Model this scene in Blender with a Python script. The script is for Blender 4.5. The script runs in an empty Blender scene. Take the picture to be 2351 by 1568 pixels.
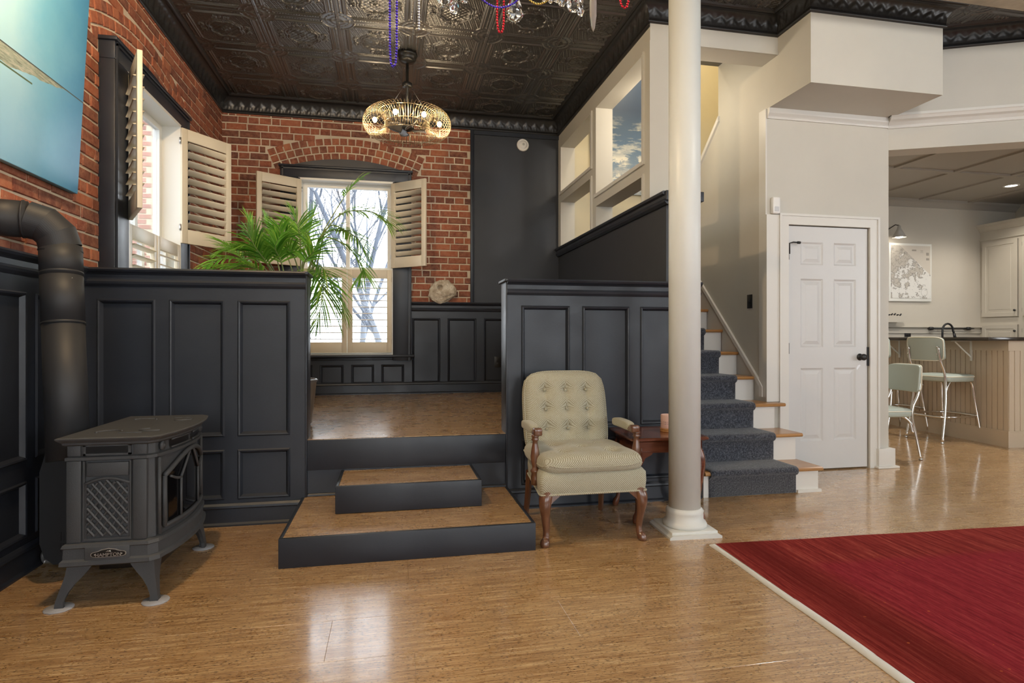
import bpy, bmesh, math, random
import numpy as np
from mathutils import Vector, Matrix, noise as mnoise

random.seed(7)
rng = np.random.RandomState(5)
PI = math.pi
scene = bpy.context.scene
COL = scene.collection

# ---------------------------------------------------------------- camera
cam_d = bpy.data.cameras.new('camera')
cam = bpy.data.objects.new('camera', cam_d)
COL.objects.link(cam)
cam.location = (0.0, 0.0, 1.11)
cam.rotation_euler = (PI / 2, 0.0, -math.radians(11.5))
cam_d.sensor_width = 36.0
cam_d.lens = 36.0 * 1365.0 / 2351.0
cam_d.shift_y = -(784.0 - 775.0) / 2351.0
cam_d.clip_start = 0.05
cam_d.clip_end = 200
scene.camera = cam

# ---------------------------------------------------------------- view
scene.view_settings.view_transform = 'Standard'
scene.view_settings.look = 'None'
scene.view_settings.gamma = 1.0
scene.view_settings.use_curve_mapping = False
scene.view_settings.exposure = -0.1
try:
    scene.cycles.use_denoising = True
    scene.cycles.max_bounces = 8
    scene.cycles.sample_clamp_indirect = 6.0
    scene.cycles.caustics_reflective = False
    scene.cycles.caustics_refractive = False
except Exception:
    pass

# ---------------------------------------------------------------- sky
world = bpy.data.worlds.new('sky')
scene.world = world
world.use_nodes = True
bg = world.node_tree.nodes['Background']
bg.inputs['Color'].default_value = (0.86, 0.93, 1.0, 1)
bg.inputs['Strength'].default_value = 9.0


def area_light(name, loc, rot, sx, sy, energy, color):
    d = bpy.data.lights.new(name, 'AREA')
    d.shape = 'RECTANGLE'
    d.size, d.size_y = sx, sy
    d.energy = energy
    d.color = color
    o = bpy.data.objects.new(name, d)
    COL.objects.link(o)
    o.location = loc
    o.rotation_euler = rot
    return o


def point_light(name, loc, energy, color, radius=0.03):
    d = bpy.data.lights.new(name, 'POINT')
    d.energy = energy
    d.color = color
    d.shadow_soft_size = radius
    o = bpy.data.objects.new(name, d)
    COL.objects.link(o)
    o.location = loc
    return o


def spot_light(name, loc, target, energy, color, angle=100, blend=0.4, radius=0.05):
    d = bpy.data.lights.new(name, 'SPOT')
    d.energy = energy
    d.color = color
    d.spot_size = math.radians(angle)
    d.spot_blend = blend
    d.shadow_soft_size = radius
    o = bpy.data.objects.new(name, d)
    COL.objects.link(o)
    o.location = loc
    o.rotation_euler = (Vector(target) - Vector(loc)).to_track_quat('-Z', 'Y').to_euler()
    return o


# daylight through the tall windows of the rear wall, behind the camera
for i, wx in enumerate((-0.3, 2.6, 5.5)):
    area_light('rear_window_daylight', (wx, -2.93, 1.95), (-PI / 2, 0, 0), 1.3, 2.1, 330, (0.89, 0.95, 1.0))
# added fill light from the right; that wall has no window
area_light('right_fill_light', (8.12, 0.2, 1.9), (0, -PI / 2, PI), 2.0, 1.4, 100, (0.95, 0.98, 1.0))
# ceiling lamps out of view, and two added fill lights
point_light('stove_corner_ceiling_lamp', (-0.93, 2.45, 3.41), 150, (1.0, 0.70, 0.40), 0.045)
point_light('room_fill_light', (3.2, 1.6, 3.3), 70, (1.0, 0.93, 0.84), 0.12)  # fill added to lift the whole room, no fixture
point_light('stair_wall_fill', (2.40, 4.95, 3.15), 15, (1.0, 0.86, 0.66), 0.12)  # added to brighten the stairwell wall, no lamp hangs here
point_light('chandelier_glow', (0.335, 1.65, 2.55), 42, (1.0, 0.78, 0.5), 0.12)
# lamp of the stair hall, and an added kitchen fill
point_light('stair_hall_lamp', (2.75, 5.9, 4.9), 70, (1.0, 0.86, 0.64), 0.1)
spot_light('kitchen_fill_spot', (5.6, 5.0, 2.97), (5.7, 5.3, 0), 200, (1.0, 0.95, 0.88), 150, 0.5, 0.08)  # spot added to brighten the kitchen, without a fitting


# ---------------------------------------------------------------- helpers
def new_obj(name, me, mat=None, parent=None):
    o = bpy.data.objects.new(name, me)
    COL.objects.link(o)
    if mat is not None and hasattr(me, 'materials') and len(me.materials) == 0:
        for m in (mat if isinstance(mat, (list, tuple)) else [mat]):
            me.materials.append(m)
    if parent is not None:
        o.parent = parent
    return o


def tag(o, label, cat=None, group=None, kind=None):
    o['label'] = label
    if cat:
        o['category'] = cat
    if group:
        o['group'] = group
    if kind:
        o['kind'] = kind
    return o


def empty(name, loc=(0, 0, 0), rz=0.0, parent=None):
    o = bpy.data.objects.new(name, None)
    o.empty_display_size = 0.1
    COL.objects.link(o)
    o.location = loc
    o.rotation_euler = (0, 0, rz)
    if parent is not None:
        o.parent = parent
    return o


def copy_tree(o, parent=None):
    c = o.copy()
    COL.objects.link(c)
    c.parent = parent
    for ch in list(o.children):
        copy_tree(ch, c)
    return c


class MB:
    """collects geometry for ONE mesh"""

    def __init__(self):
        self.v, self.f, self.sm, self.mi = [], [], [], []

    def add(self, verts, faces, smooth=False, mi=0):
        n = len(self.v)
        self.v.extend([tuple(p) for p in verts])
        self.f.extend([tuple(n + i for i in f) for f in faces])
        self.sm.extend([smooth] * len(faces))
        self.mi.extend([mi] * len(faces))
        return self

    def box(self, x0, x1, y0, y1, z0, z1, bev=0.0, mi=0):
        if x0 > x1: x0, x1 = x1, x0
        if y0 > y1: y0, y1 = y1, y0
        if z0 > z1: z0, z1 = z1, z0
        if bev > 0:
            bm = bmesh.new()
            bmesh.ops.create_cube(bm, size=1.0)
            for v in bm.verts:
                v.co = Vector(((x0 + x1) / 2 + v.co.x * (x1 - x0), (y0 + y1) / 2 + v.co.y * (y1 - y0), (z0 + z1) / 2 + v.co.z * (z1 - z0)))
            bmesh.ops.bevel(bm, geom=bm.edges[:], offset=bev, segments=2, affect='EDGES', profile=0.5)
            self.from_bm(bm, True, mi)
            return self
        v = [(x0, y0, z0), (x1, y0, z0), (x1, y1, z0), (x0, y1, z0), (x0, y0, z1), (x1, y0, z1), (x1, y1, z1), (x0, y1, z1)]
        f = [(0, 3, 2, 1), (4, 5, 6, 7), (0, 1, 5, 4), (1, 2, 6, 5), (2, 3, 7, 6), (3, 0, 4, 7)]
        return self.add(v, f, False, mi)

    def from_bm(self, bm, smooth=False, mi=0):
        bm.verts.index_update()
        self.add([v.co[:] for v in bm.verts], [[v.index for v in f.verts] for f in bm.faces], smooth, mi)
        bm.free()
        return self

    def prism(self, poly, axis, a, b, smooth=False, mi=0):
        """poly: 2-D points; axis 'x' -> (a, p0, p1), 'y' -> (p0, a, p1), 'z' -> (p0, p1, a)"""
        def P(p, t):
            if axis == 'x': return (t, p[0], p[1])
            if axis == 'y': return (p[0], t, p[1])
            return (p[0], p[1], t)
        n = len(poly)
        v = [P(p, a) for p in poly] + [P(p, b) for p in poly]
        f = [tuple(range(n)), tuple(range(2 * n - 1, n - 1, -1))]
        f += [(i, (i + 1) % n, n + (i + 1) % n, n + i) for i in range(n)]
        return self.add(v, f, smooth, mi)

    def tube(self, pts, r, seg=10, cap=True, smooth=True, mi=0, squash=None):
        pts = [Vector(p) for p in pts]
        n = len(pts)
        rs = r if isinstance(r, (list, tuple)) else [r] * n
        T = []
        for i in range(n):
            a = pts[max(0, i - 1)]
            b = pts[min(n - 1, i + 1)]
            d = (b - a)
            T.append(d.normalized() if d.length > 1e-9 else Vector((0, 0, 1)))
        up = Vector((0, 0, 1)) if abs(T[0].z) < 0.9 else Vector((1, 0, 0))
        u = T[0].cross(up).normalized()
        verts, faces = [], []
        for i in range(n):
            if i > 0:
                u = (u - T[i] * u.dot(T[i]))
                u = u.normalized() if u.length > 1e-9 else T[i].orthogonal().normalized()
            w = T[i].cross(u).normalized()
            for k in range(seg):
                a = 2 * PI * k / seg
                q = u * math.cos(a) + w * math.sin(a) * (squash or 1.0)
                verts.append(tuple(pts[i] + q * rs[i]))
        for i in range(n - 1):
            for k in range(seg):
                k2 = (k + 1) % seg
                faces.append((i * seg + k, i * seg + k2, (i + 1) * seg + k2, (i + 1) * seg + k))
        if cap:
            faces.append(tuple(range(seg - 1, -1, -1)))
            faces.append(tuple(range((n - 1) * seg, n * seg)))
        return self.add(verts, faces, smooth, mi)

    def lathe(self, prof, seg=24, c=(0, 0, 0), smooth=True, mi=0, close=False):
        """prof: (r, z) list, revolved about z through c"""
        n = len(prof)
        verts = []
        for r, z in prof:
            for k in range(seg):
                a = 2 * PI * k / seg
                verts.append((c[0] + r * math.cos(a), c[1] + r * math.sin(a), c[2] + z))
        faces = []
        for i in range(n - 1):
            for k in range(seg):
                k2 = (k + 1) % seg
                faces.append((i * seg + k, i * seg + k2, (i + 1) * seg + k2, (i + 1) * seg + k))
        if prof[0][0] > 1e-6: faces.append(tuple(range(seg - 1, -1, -1)))
        if prof[-1][0] > 1e-6: faces.append(tuple(range((n - 1) * seg, n * seg)))
        return self.add(verts, faces, smooth, mi)

    def sweep(self, prof, p0, p1, out, up=(0, 0, 1), m0=0.0, m1=0.0, smooth=False, mi=0):
        """profile (a, b) closed: a along 'out', b along 'up', swept p0 -> p1; m0/m1 = mitre (shift along path per unit of a)"""
        p0, p1, out, up = Vector(p0), Vector(p1), Vector(out), Vector(up)
        d = (p1 - p0).normalized()
        n = len(prof)
        v = [tuple(p0 + out * a + up * b + d * (m0 * a)) for a, b in prof] + [tuple(p1 + out * a + up * b + d * (m1 * a)) for a, b in prof]
        f = [tuple(range(n)), tuple(range(2 * n - 1, n - 1, -1))] + [(i, (i + 1) % n, n + (i + 1) % n, n + i) for i in range(n)]
        return self.add(v, f, smooth, mi)

    def superq(self, c, a, e=(0.35, 0.35), nu=24, nv=16, fn=None, mi=0):
        """superellipsoid pillow; fn(x,y,z unit) -> offset vector"""
        sp = lambda t, q: math.copysign(abs(t) ** q, t)
        verts, faces = [], []
        for j in range(nv + 1):
            ph = -PI / 2 + PI * j / nv
            for i in range(nu):
                th = 2 * PI * i / nu
                x = sp(math.cos(ph), e[0]) * sp(math.cos(th), e[1])
                y = sp(math.cos(ph), e[0]) * sp(math.sin(th), e[1])
                z = sp(math.sin(ph), e[0])
                p = Vector((c[0] + a[0] * x, c[1] + a[1] * y, c[2] + a[2] * z))
                if fn: p += Vector(fn(x, y, z))
                verts.append(tuple(p))
        for j in range(nv):
            for i in range(nu):
                i2 = (i + 1) % nu
                faces.append((j * nu + i, j * nu + i2, (j + 1) * nu + i2, (j + 1) * nu + i))
        return self.add(verts, faces, True, mi)

    def grid(self, P, smooth=True, mi=0):
        """P: (n, m, 3) array"""
        n, m = P.shape[:2]
        idx = np.arange(n * m).reshape(n, m)
        f = np.stack([idx[:-1, :-1], idx[1:, :-1], idx[1:, 1:], idx[:-1, 1:]], -1).reshape(-1, 4)
        return self.add(P.reshape(-1, 3).tolist(), f.tolist(), smooth, mi)

    def mesh(self, name):
        me = bpy.data.meshes.new(name)
        me.from_pydata(self.v, [], self.f)
        me.polygons.foreach_set('use_smooth', self.sm)
        if any(self.mi): me.polygons.foreach_set('material_index', self.mi)
        me.update()
        return me

    def build(self, name, mat=None, parent=None, loc=None, rot=None):
        o = new_obj(name, self.mesh(name), mat, parent)
        if loc is not None: o.location = loc
        if rot is not None: o.rotation_euler = rot
        return o

    def recalc(self):
        bm = bmesh.new()
        vs = [bm.verts.new(p) for p in self.v]
        for f in self.f:
            try: bm.faces.new([vs[i] for i in f])
            except ValueError: pass
        bmesh.ops.recalc_face_normals(bm, faces=bm.faces[:])
        bm.verts.index_update()
        sm = self.sm[0] if self.sm else False
        self.v, self.f, self.sm, self.mi = [], [], [], []
        self.from_bm(bm, sm)
        return self


def bez(p0, p1, p2, p3, n=12):
    out = []
    for i in range(n + 1):
        t = i / n
        a = [(1 - t) ** 3, 3 * (1 - t) ** 2 * t, 3 * (1 - t) * t * t, t ** 3]
        out.append(tuple(sum(w * p[k] for w, p in zip(a, (p0, p1, p2, p3))) for k in range(len(p0))))
    return out


def catmull(pts, n=6):
    P = [Vector(p) for p in pts]
    P = [P[0] * 2 - P[1]] + P + [P[-1] * 2 - P[-2]]
    out = []
    for i in range(1, len(P) - 2):
        for k in range(n):
            t = k / n
            a, b, c, d = P[i - 1], P[i], P[i + 1], P[i + 2]
            out.append(0.5 * ((2 * b) + (c - a) * t + (2 * a - 5 * b + 4 * c - d) * t * t + (3 * b - a - 3 * c + d) * t ** 3))
    out.append(P[-2])
    return [tuple(p) for p in out]


# ---------------------------------------------------------------- materials
class NT:
    def __init__(self, name):
        self.m = bpy.data.materials.new(name)
        self.m.use_nodes = True
        self.t = self.m.node_tree
        self.p = self.t.nodes['Principled BSDF']
        self.out = self.t.nodes['Material Output']

    def n(self, typ, **kw):
        nd = self.t.nodes.new('ShaderNode' + typ)
        for k, v in kw.items():
            if k in nd.inputs.keys():
                self.put(nd.inputs[k], v)
            else:
                setattr(nd, k, v)
        return nd

    def put(self, sock, v):
        if isinstance(v, bpy.types.NodeSocket):
            self.t.links.new(v, sock)
        else:
            sock.default_value = v

    def set(self, **kw):
        names = dict(color='Base Color', rough='Roughness', metal='Metallic', spec='Specular IOR Level', coat='Coat Weight', coatr='Coat Roughness',
                     normal='Normal', emit='Emission Color', emits='Emission Strength', sheen='Sheen Weight', trans='Transmission Weight', ior='IOR', alpha='Alpha')
        for k, v in kw.items():
            if k == 'color' and isinstance(v, tuple) and len(v) == 3: v = (*v, 1)
            if k == 'emit' and isinstance(v, tuple) and len(v) == 3: v = (*v, 1)
            self.put(self.p.inputs[names[k]], v)
        return self

    def ramp(self, fac, stops, interp='LINEAR'):
        nd = self.t.nodes.new('ShaderNodeValToRGB')
        nd.color_ramp.interpolation = interp
        el = nd.color_ramp.elements
        while len(el) < len(stops): el.new(0.5)
        for e, (p, c) in zip(el, stops):
            e.position = p
            e.color = (*c, 1) if len(c) == 3 else c
        self.put(nd.inputs[0], fac)
        return nd.outputs[0]

    def mix(self, fac, a, b, mode='MIX'):
        nd = self.t.nodes.new('ShaderNodeMix')
        nd.data_type = 'RGBA'
        nd.blend_type = mode
        for s, v in ((nd.inputs[0], fac), (nd.inputs[6], a), (nd.inputs[7], b)):
            if isinstance(v, tuple) and len(v) == 3: v = (*v, 1)
            self.put(s, v)
        return nd.outputs[2]

    def math(self, op, a, b=0.0, clamp=False):
        nd = self.t.nodes.new('ShaderNodeMath')
        nd.operation = op
        nd.use_clamp = clamp
        self.put(nd.inputs[0], a)
        self.put(nd.inputs[1], b)
        return nd.outputs[0]

    def pos(self, scale=(1, 1, 1), src='world', rot=(0, 0, 0), loc=(0, 0, 0)):
        if src == 'world':
            s = self.n('NewGeometry').outputs['Position']
        else:
            s = self.n('TexCoord').outputs['Object']
        mp = self.n('Mapping')
        self.put(mp.inputs['Vector'], s)
        mp.inputs['Scale'].default_value = scale
        mp.inputs['Rotation'].default_value = rot
        mp.inputs['Location'].default_value = loc
        return mp.outputs[0]

    def noise(self, vec, scale=5.0, detail=3.0, rough=0.5, out='Fac'):
        nd = self.n('TexNoise', Scale=scale, Detail=detail, Roughness=rough)
        self.put(nd.inputs['Vector'], vec)
        return nd.outputs[out]

    def bump(self, h, strength=0.3, dist=0.01):
        nd = self.n('Bump', Strength=strength, Distance=dist)
        self.put(nd.inputs['Height'], h)
        return nd.outputs[0]


def plain(name, color, rough=0.5, metal=0.0, spec=0.5, var=0.0, bump=0.0, bscale=60.0, coat=0.0, src='world'):
    t = NT(name)
    t.set(color=color, rough=rough, metal=metal, spec=spec, coat=coat)
    if var > 0 or bump > 0:
        v = t.pos(src=src)
    if var > 0:
        nz = t.noise(v, 2.3, 4, 0.6)
        a = tuple(c * (1 - var) for c in color)
        b = tuple(min(1, c * (1 + var)) for c in color)
        t.set(color=t.ramp(nz, [(0.3, a), (0.7, b)]))
    if bump > 0:
        t.set(normal=t.bump(t.noise(v, bscale, 3, 0.6), bump, 0.004))
    return t.m


def mat_dark_paint():
    t = NT('charcoal_paint')
    v = t.pos()
    nz = t.noise(v, 1.7, 4, 0.6)
    t.set(color=t.ramp(nz, [(0.3, (0.016, 0.0195, 0.028)), (0.7, (0.024, 0.0285, 0.039))]))
    t.set(rough=t.ramp(t.noise(v, 6, 3), [(0.3, (0.34,) * 3), (0.7, (0.46,) * 3)]), spec=0.45)
    t.set(normal=t.bump(t.noise(t.pos((14, 14, 60)), 4, 4, 0.65), 0.12, 0.003))
    return t.m


def mat_brick(name, island):
    t = NT(name)
    r = t.n('NewGeometry').outputs['Random Per Island'] if island else t.n('ObjectInfo').outputs['Random']
    base = t.ramp(r, [(0.0, (0.27, 0.075, 0.042)), (0.2, (0.34, 0.105, 0.055)), (0.36, (0.20, 0.055, 0.036)), (0.5, (0.11, 0.045, 0.036)), (0.62, (0.30, 0.085, 0.048)), (0.78, (0.39, 0.135, 0.07)), (0.88, (0.15, 0.055, 0.042)), (1.0, (0.28, 0.08, 0.045))])
    v = t.pos()
    blot = t.noise(v, 22, 5, 0.7)
    c = t.mix(t.ramp(blot, [(0.35, (0, 0, 0)), (0.75, (0.55, 0.55, 0.55))]), base, (0.50, 0.24, 0.14))
    dark = t.noise(v, 9, 4, 0.6)
    c = t.mix(t.ramp(dark, [(0.52, (0, 0, 0)), (0.72, (0.55, 0.55, 0.55))]), c, (0.12, 0.05, 0.035))
    chip = t.noise(v, 70, 3, 0.6)
    c = t.mix(t.ramp(chip, [(0.66, (0, 0, 0)), (0.74, (0.6, 0.6, 0.6))]), c, (0.55, 0.40, 0.28))
    t.set(color=c, rough=0.85, spec=0.25, normal=t.bump(t.noise(v, 90, 4, 0.7), 0.5, 0.004))
    return t.m


def mat_cork(name='cork'):
    t = NT(name)
    rnd = t.n('ObjectInfo').outputs['Random']
    s1 = t.noise(t.pos((1.2, 34, 8)), 2.6, 5, 0.65)
    s2 = t.noise(t.pos((4, 120, 20)), 2.0, 4, 0.7)
    c = t.ramp(s1, [(0.36, (0.34, 0.185, 0.075)), (0.5, (0.53, 0.325, 0.148)), (0.64, (0.70, 0.49, 0.26))])
    c = t.mix(t.ramp(s2, [(0.40, (0.75,) * 3), (0.54, (0, 0, 0))]), c, (0.27, 0.135, 0.054))
    tone = t.ramp(rnd, [(0.0, (0.965, 0.965, 0.965)), (1.0, (1.03, 1.03, 1.03))])
    c = t.mix(1.0, c, tone, 'MULTIPLY')
    fl = t.noise(t.pos((26, 85, 20)), 2.4, 2, 0.5)
    gate = t.noise(t.pos((1.0, 3.0, 1)), 3.0, 3, 0.6)
    fl2 = t.math('ADD', fl, t.math('MULTIPLY', t.math('SUBTRACT', gate, 0.5), 0.22))
    c = t.mix(t.ramp(fl2, [(0.595, (0, 0, 0)), (0.63, (0.85, 0.85, 0.85))]), c, (0.085, 0.042, 0.018))
    h = t.math('ADD', t.math('MULTIPLY', s2, 0.25), t.noise(t.pos((60, 60, 60)), 2.0, 2, 0.5))
    t.set(color=c, rough=t.ramp(t.noise(t.pos((1, 1, 1)), 9, 4, 0.6), [(0.3, (0.23,) * 3), (0.7, (0.34,) * 3)]), spec=0.5, coat=0.8, coatr=0.12,
          normal=t.bump(h, 0.05, 0.004))
    return t.m


def mat_tin():
    t = NT('black_tin')
    v = t.pos()
    t.set(color=t.ramp(t.noise(v, 3, 4), [(0.3, (0.095, 0.092, 0.090)), (0.7, (0.14, 0.136, 0.132))]), rough=0.32, spec=0.8, metal=0.6, coat=0.3, coatr=0.2)
    t.set(normal=t.bump(t.noise(v, 240, 2, 0.6), 0.12, 0.002))
    return t.m


def mat_wood(name, a, b, scale=(2, 30, 30), rough=0.3, coat=0.3, src='object'):
    t = NT(name)
    nz = t.noise(t.pos(scale, src), 2.0, 5, 0.65)
    t.set(color=t.ramp(nz, [(0.3, a), (0.7, b)]), rough=rough, coat=coat, coatr=0.15, spec=0.5)
    return t.m


def mat_fabric():
    t = NT('olive_brocade')
    v = t.n('TexCoord').outputs['Object']
    mp = t.n('Mapping'); t.put(mp.inputs['Vector'], v)
    mp.inputs['Rotation'].default_value = (0, math.radians(0), 0)
    sx = t.n('SeparateXYZ'); t.put(sx.inputs[0], mp.outputs[0])
    k = 2 * PI / 0.023
    yz = t.math('ADD', sx.outputs[1], sx.outputs[2])
    a = t.math('SINE', t.math('MULTIPLY', t.math('ADD', sx.outputs[0], yz), k))
    b = t.math('SINE', t.math('MULTIPLY', t.math('SUBTRACT', sx.outputs[0], yz), k))
    d = t.math('MULTIPLY', a, b)
    d2 = t.math('ABSOLUTE', d)
    big = t.ramp(d2, [(0.0, (0.21, 0.175, 0.11)), (0.12, (0.28, 0.25, 0.17)), (0.3, (0.45, 0.43, 0.33)), (0.9, (0.57, 0.555, 0.455))])
    nz = t.noise(t.pos((1, 1, 1), 'object'), 160, 2)
    c = t.mix(t.ramp(nz, [(0.4, (0, 0, 0)), (0.7, (0.35, 0.35, 0.35))]), big, (0.25, 0.20, 0.10))
    t.set(color=c, rough=0.8, spec=0.2, sheen=0.2, normal=t.bump(d2, 0.25, 0.004))
    return t.m


def mat_carpet():
    t = NT('grey_blue_carpet')
    nz = t.noise(t.pos(), 95, 3, 0.75)
    n2 = t.noise(t.pos(), 12, 3, 0.6)
    c = t.ramp(nz, [(0.36, (0.016, 0.018, 0.026)), (0.5, (0.046, 0.051, 0.067)), (0.66, (0.13, 0.138, 0.16))])
    c = t.mix(t.ramp(n2, [(0.4, (0, 0, 0)), (0.8, (0.3, 0.3, 0.3))]), c, (0.10, 0.10, 0.11))
    t.set(color=c, rough=0.95, spec=0.1, sheen=0.3, normal=t.bump(nz, 0.9, 0.006))
    return t.m


def mat_rug():
    t = NT('red_rug_pile')
    tc = t.n('TexCoord').outputs['Object']
    sx = t.n('SeparateXYZ'); t.put(sx.inputs[0], tc)
    st = t.noise(t.pos((26, 1.1, 1), 'object'), 2.2, 5, 0.7)
    st2 = t.noise(t.pos((60, 7, 1), 'object'), 3, 3, 0.6)
    c = t.ramp(st, [(0.30, (0.11, 0.012, 0.011)), (0.45, (0.21, 0.024, 0.021)), (0.58, (0.30, 0.046, 0.036)), (0.72, (0.40, 0.105, 0.07))])
    c2 = t.ramp(st, [(0.30, (0.14, 0.012, 0.018)), (0.5, (0.26, 0.023, 0.032)), (0.70, (0.34, 0.05, 0.052))])
    # inner field: a rectangle inset from the border
    inx = t.math('MULTIPLY', t.math('SUBTRACT', sx.outputs[0], 0.30), 9.0, True)
    iny = t.math('MULTIPLY', t.math('SUBTRACT', -0.30, sx.outputs[1]), 14.0, True)
    c = t.mix(t.math('MULTIPLY', inx, iny), c, c2)
    edge = t.math('SUBTRACT', 1.0, t.math('MULTIPLY', t.math('ABSOLUTE', t.math('SUBTRACT', sx.outputs[0], 0.20)), 5.5), True)
    c = t.mix(t.math('MULTIPLY', edge, 0.75), c, (0.10, 0.010, 0.008))
    c = t.mix(t.ramp(st2, [(0.35, (0.4, 0.4, 0.4)), (0.6, (0, 0, 0))]), c, (0.10, 0.006, 0.008))
    sp = t.noise(t.pos((1, 1, 1), 'object'), 34, 1)
    c = t.mix(t.ramp(sp, [(0.785, (0, 0, 0)), (0.80, (0.5, 0.5, 0.5))]), c, (0.5, 0.12, 0.03))
    t.set(color=c, rough=0.95, spec=0.05, normal=t.bump(t.noise(t.pos((1, 1, 1)), 260, 2), 0.5, 0.004))
    return t.m


def mat_glass(name='window_glass', tint=(1, 1, 1)):
    t = NT(name)
    tr = t.n('BsdfTransparent'); tr.inputs[0].default_value = (*tint, 1)
    gl = t.n('BsdfGlossy'); gl.inputs['Roughness'].default_value = 0.02
    fr = t.n('Fresnel'); fr.inputs['IOR'].default_value = 1.45
    mx = t.n('MixShader')
    t.put(mx.inputs[0], t.math('MULTIPLY', fr.outputs[0], 0.7)); t.t.links.new(tr.outputs[0], mx.inputs[1]); t.t.links.new(gl.outputs[0], mx.inputs[2])
    t.t.links.new(mx.outputs[0], t.out.inputs['Surface'])
    return t.m


M = {}
M['dark'] = mat_dark_paint()
M['dark_wall'] = plain('charcoal_wall_paint', (0.028, 0.031, 0.038), 0.5, var=0.1, bump=0.06, bscale=30)
M['cream'] = plain('cream_wall_paint', (0.55, 0.525, 0.465), 0.55, var=0.03, bump=0.03, bscale=25)
M['greige'] = plain('greige_kitchen_paint', (0.52, 0.475, 0.40), 0.55, var=0.03)
M['white'] = plain('white_trim_paint', (0.68, 0.665, 0.625), 0.38, var=0.02)
M['door'] = plain('white_door_paint', (0.61, 0.61, 0.605), 0.35, var=0.02)
M['shutter'] = plain('ivory_shutter_paint', (0.68, 0.60, 0.46), 0.4, var=0.02)
M['sash'] = plain('white_sash_vinyl', (0.74, 0.73, 0.68), 0.35)
M['column'] = plain('painted_iron', (0.66, 0.665, 0.635), 0.4, var=0.03, bump=0.2, bscale=18)
M['brick'] = mat_brick('red_brick', False)
M['brick_i'] = mat_brick('red_brick_mass', True)
M['mortar'] = plain('lime_mortar', (0.60, 0.50, 0.375), 0.9, var=0.15, bump=0.6, bscale=90)
M['cork'] = mat_cork()
M['tin'] = mat_tin()
M['tin_cove'] = plain('black_tin_cove', (0.030, 0.030, 0.031), 0.34, metal=0.25, spec=0.6)
M['fabric'] = mat_fabric()
M['carpet'] = mat_carpet()
M['rug'] = mat_rug()
M['fringe'] = plain('white_rug_binding', (0.72, 0.70, 0.66), 0.85, bump=0.5, bscale=200)
M['glass'] = mat_glass()
M['mahogany'] = mat_wood('mahogany', (0.10, 0.028, 0.014), (0.20, 0.065, 0.032), (1.5, 14, 14), 0.25, 0.5)
M['walnut'] = mat_wood('chair_wood', (0.085, 0.032, 0.016), (0.18, 0.078, 0.040), (20, 20, 3), 0.28, 0.5)
M['oak'] = mat_wood('oak_tread', (0.30, 0.135, 0.04), (0.46, 0.24, 0.085), (1.5, 25, 25), 0.3, 0.3, 'world')
M['castiron'] = plain('grey_cast_iron', (0.058, 0.060, 0.064), 0.55, spec=0.4, var=0.08, bump=0.25, bscale=260)
M['steel_black'] = plain('black_sheet_steel', (0.024, 0.025, 0.028), 0.55, spec=0.45, bump=0.05, bscale=200)
M['black'] = plain('black_metal', (0.012, 0.012, 0.013), 0.4)
M['void'] = plain('dark_firebox', (0.006, 0.006, 0.007), 0.35)
M['felt'] = plain('grey_felt', (0.34, 0.34, 0.36), 0.95, var=0.15, bump=0.5, bscale=200)
M['brass'] = plain('pale_brass_wire', (0.46, 0.36, 0.22), 0.28, metal=1.0)
M['blade'] = plain('fan_blade_grey', (0.13, 0.12, 0.11), 0.35, metal=0.3)
M['chrome'] = plain('chrome', (0.72, 0.71, 0.69), 0.12, metal=1.0)
M['steel'] = plain('brushed_steel', (0.55, 0.56, 0.57), 0.3, metal=1.0)
M['vinyl'] = plain('mint_vinyl', (0.42, 0.47, 0.415), 0.35, var=0.03)
M['vinyl_pipe'] = plain('cream_vinyl', (0.72, 0.68, 0.55), 0.4)
M['plastic'] = plain('white_plastic', (0.78, 0.77, 0.75), 0.35)
M['counter'] = plain('dark_stone_counter', (0.035, 0.028, 0.022), 0.12, var=0.3)
M['beadboard'] = plain('beige_beadboard_paint', (0.56, 0.46, 0.34), 0.5, var=0.03)
M['kceil'] = plain('taupe_ceiling_paint', (0.36, 0.33, 0.285), 0.6)
M['soil'] = plain('potting_soil', (0.03, 0.02, 0.012), 0.95, bump=0.8, bscale=60)
M['pot'] = plain('glazed_pot', (0.12, 0.11, 0.10), 0.3)
M['wax'] = plain('candle_wax', (0.80, 0.60, 0.40), 0.5)
M['pinkglass'] = plain('pink_label_glass', (0.75, 0.50, 0.44), 0.3)
M['snow'] = plain('pale_winter_ground', (0.25, 0.26, 0.28), 0.9, var=0.15)
M['bark'] = plain('pale_bark', (0.075, 0.088, 0.115), 0.9, var=0.2)
M['ribbon'] = plain('silver_nameplate', (0.6, 0.6, 0.6), 0.3, metal=0.9)


def emitter(name, color, strength):
    t = NT(name)
    t.set(color=color, emit=color, emits=strength)
    return t.m


M['bulb'] = emitter('lit_bulb', (1.0, 0.80, 0.50), 14)
M['bulb_white'] = emitter('lit_downlight', (1.0, 0.95, 0.86), 9)

# ================================================================ THE SETTING
CEIL = 3.65
XL, XR, YB = -1.745, 1.93, 6.74       # left brick face, stair-side wall face, back brick face
ZP = 0.488                             # raised platform
YH = 3.80                              # half-wall panel plane (stiles 2 cm proud)
WIN_Z0, WIN_Z1 = 0.93, 2.81


def struct(o, label=None):
    o['kind'] = 'structure'
    if label: o['label'] = label
    return o


# ---- floor with cork planks
floor = struct(MB().box(-2.1, 9.0, -3.2, 7.2, -0.12, -0.004).build('floor', M['cork']), 'honey brown cork plank floor of the room and kitchen')


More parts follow.
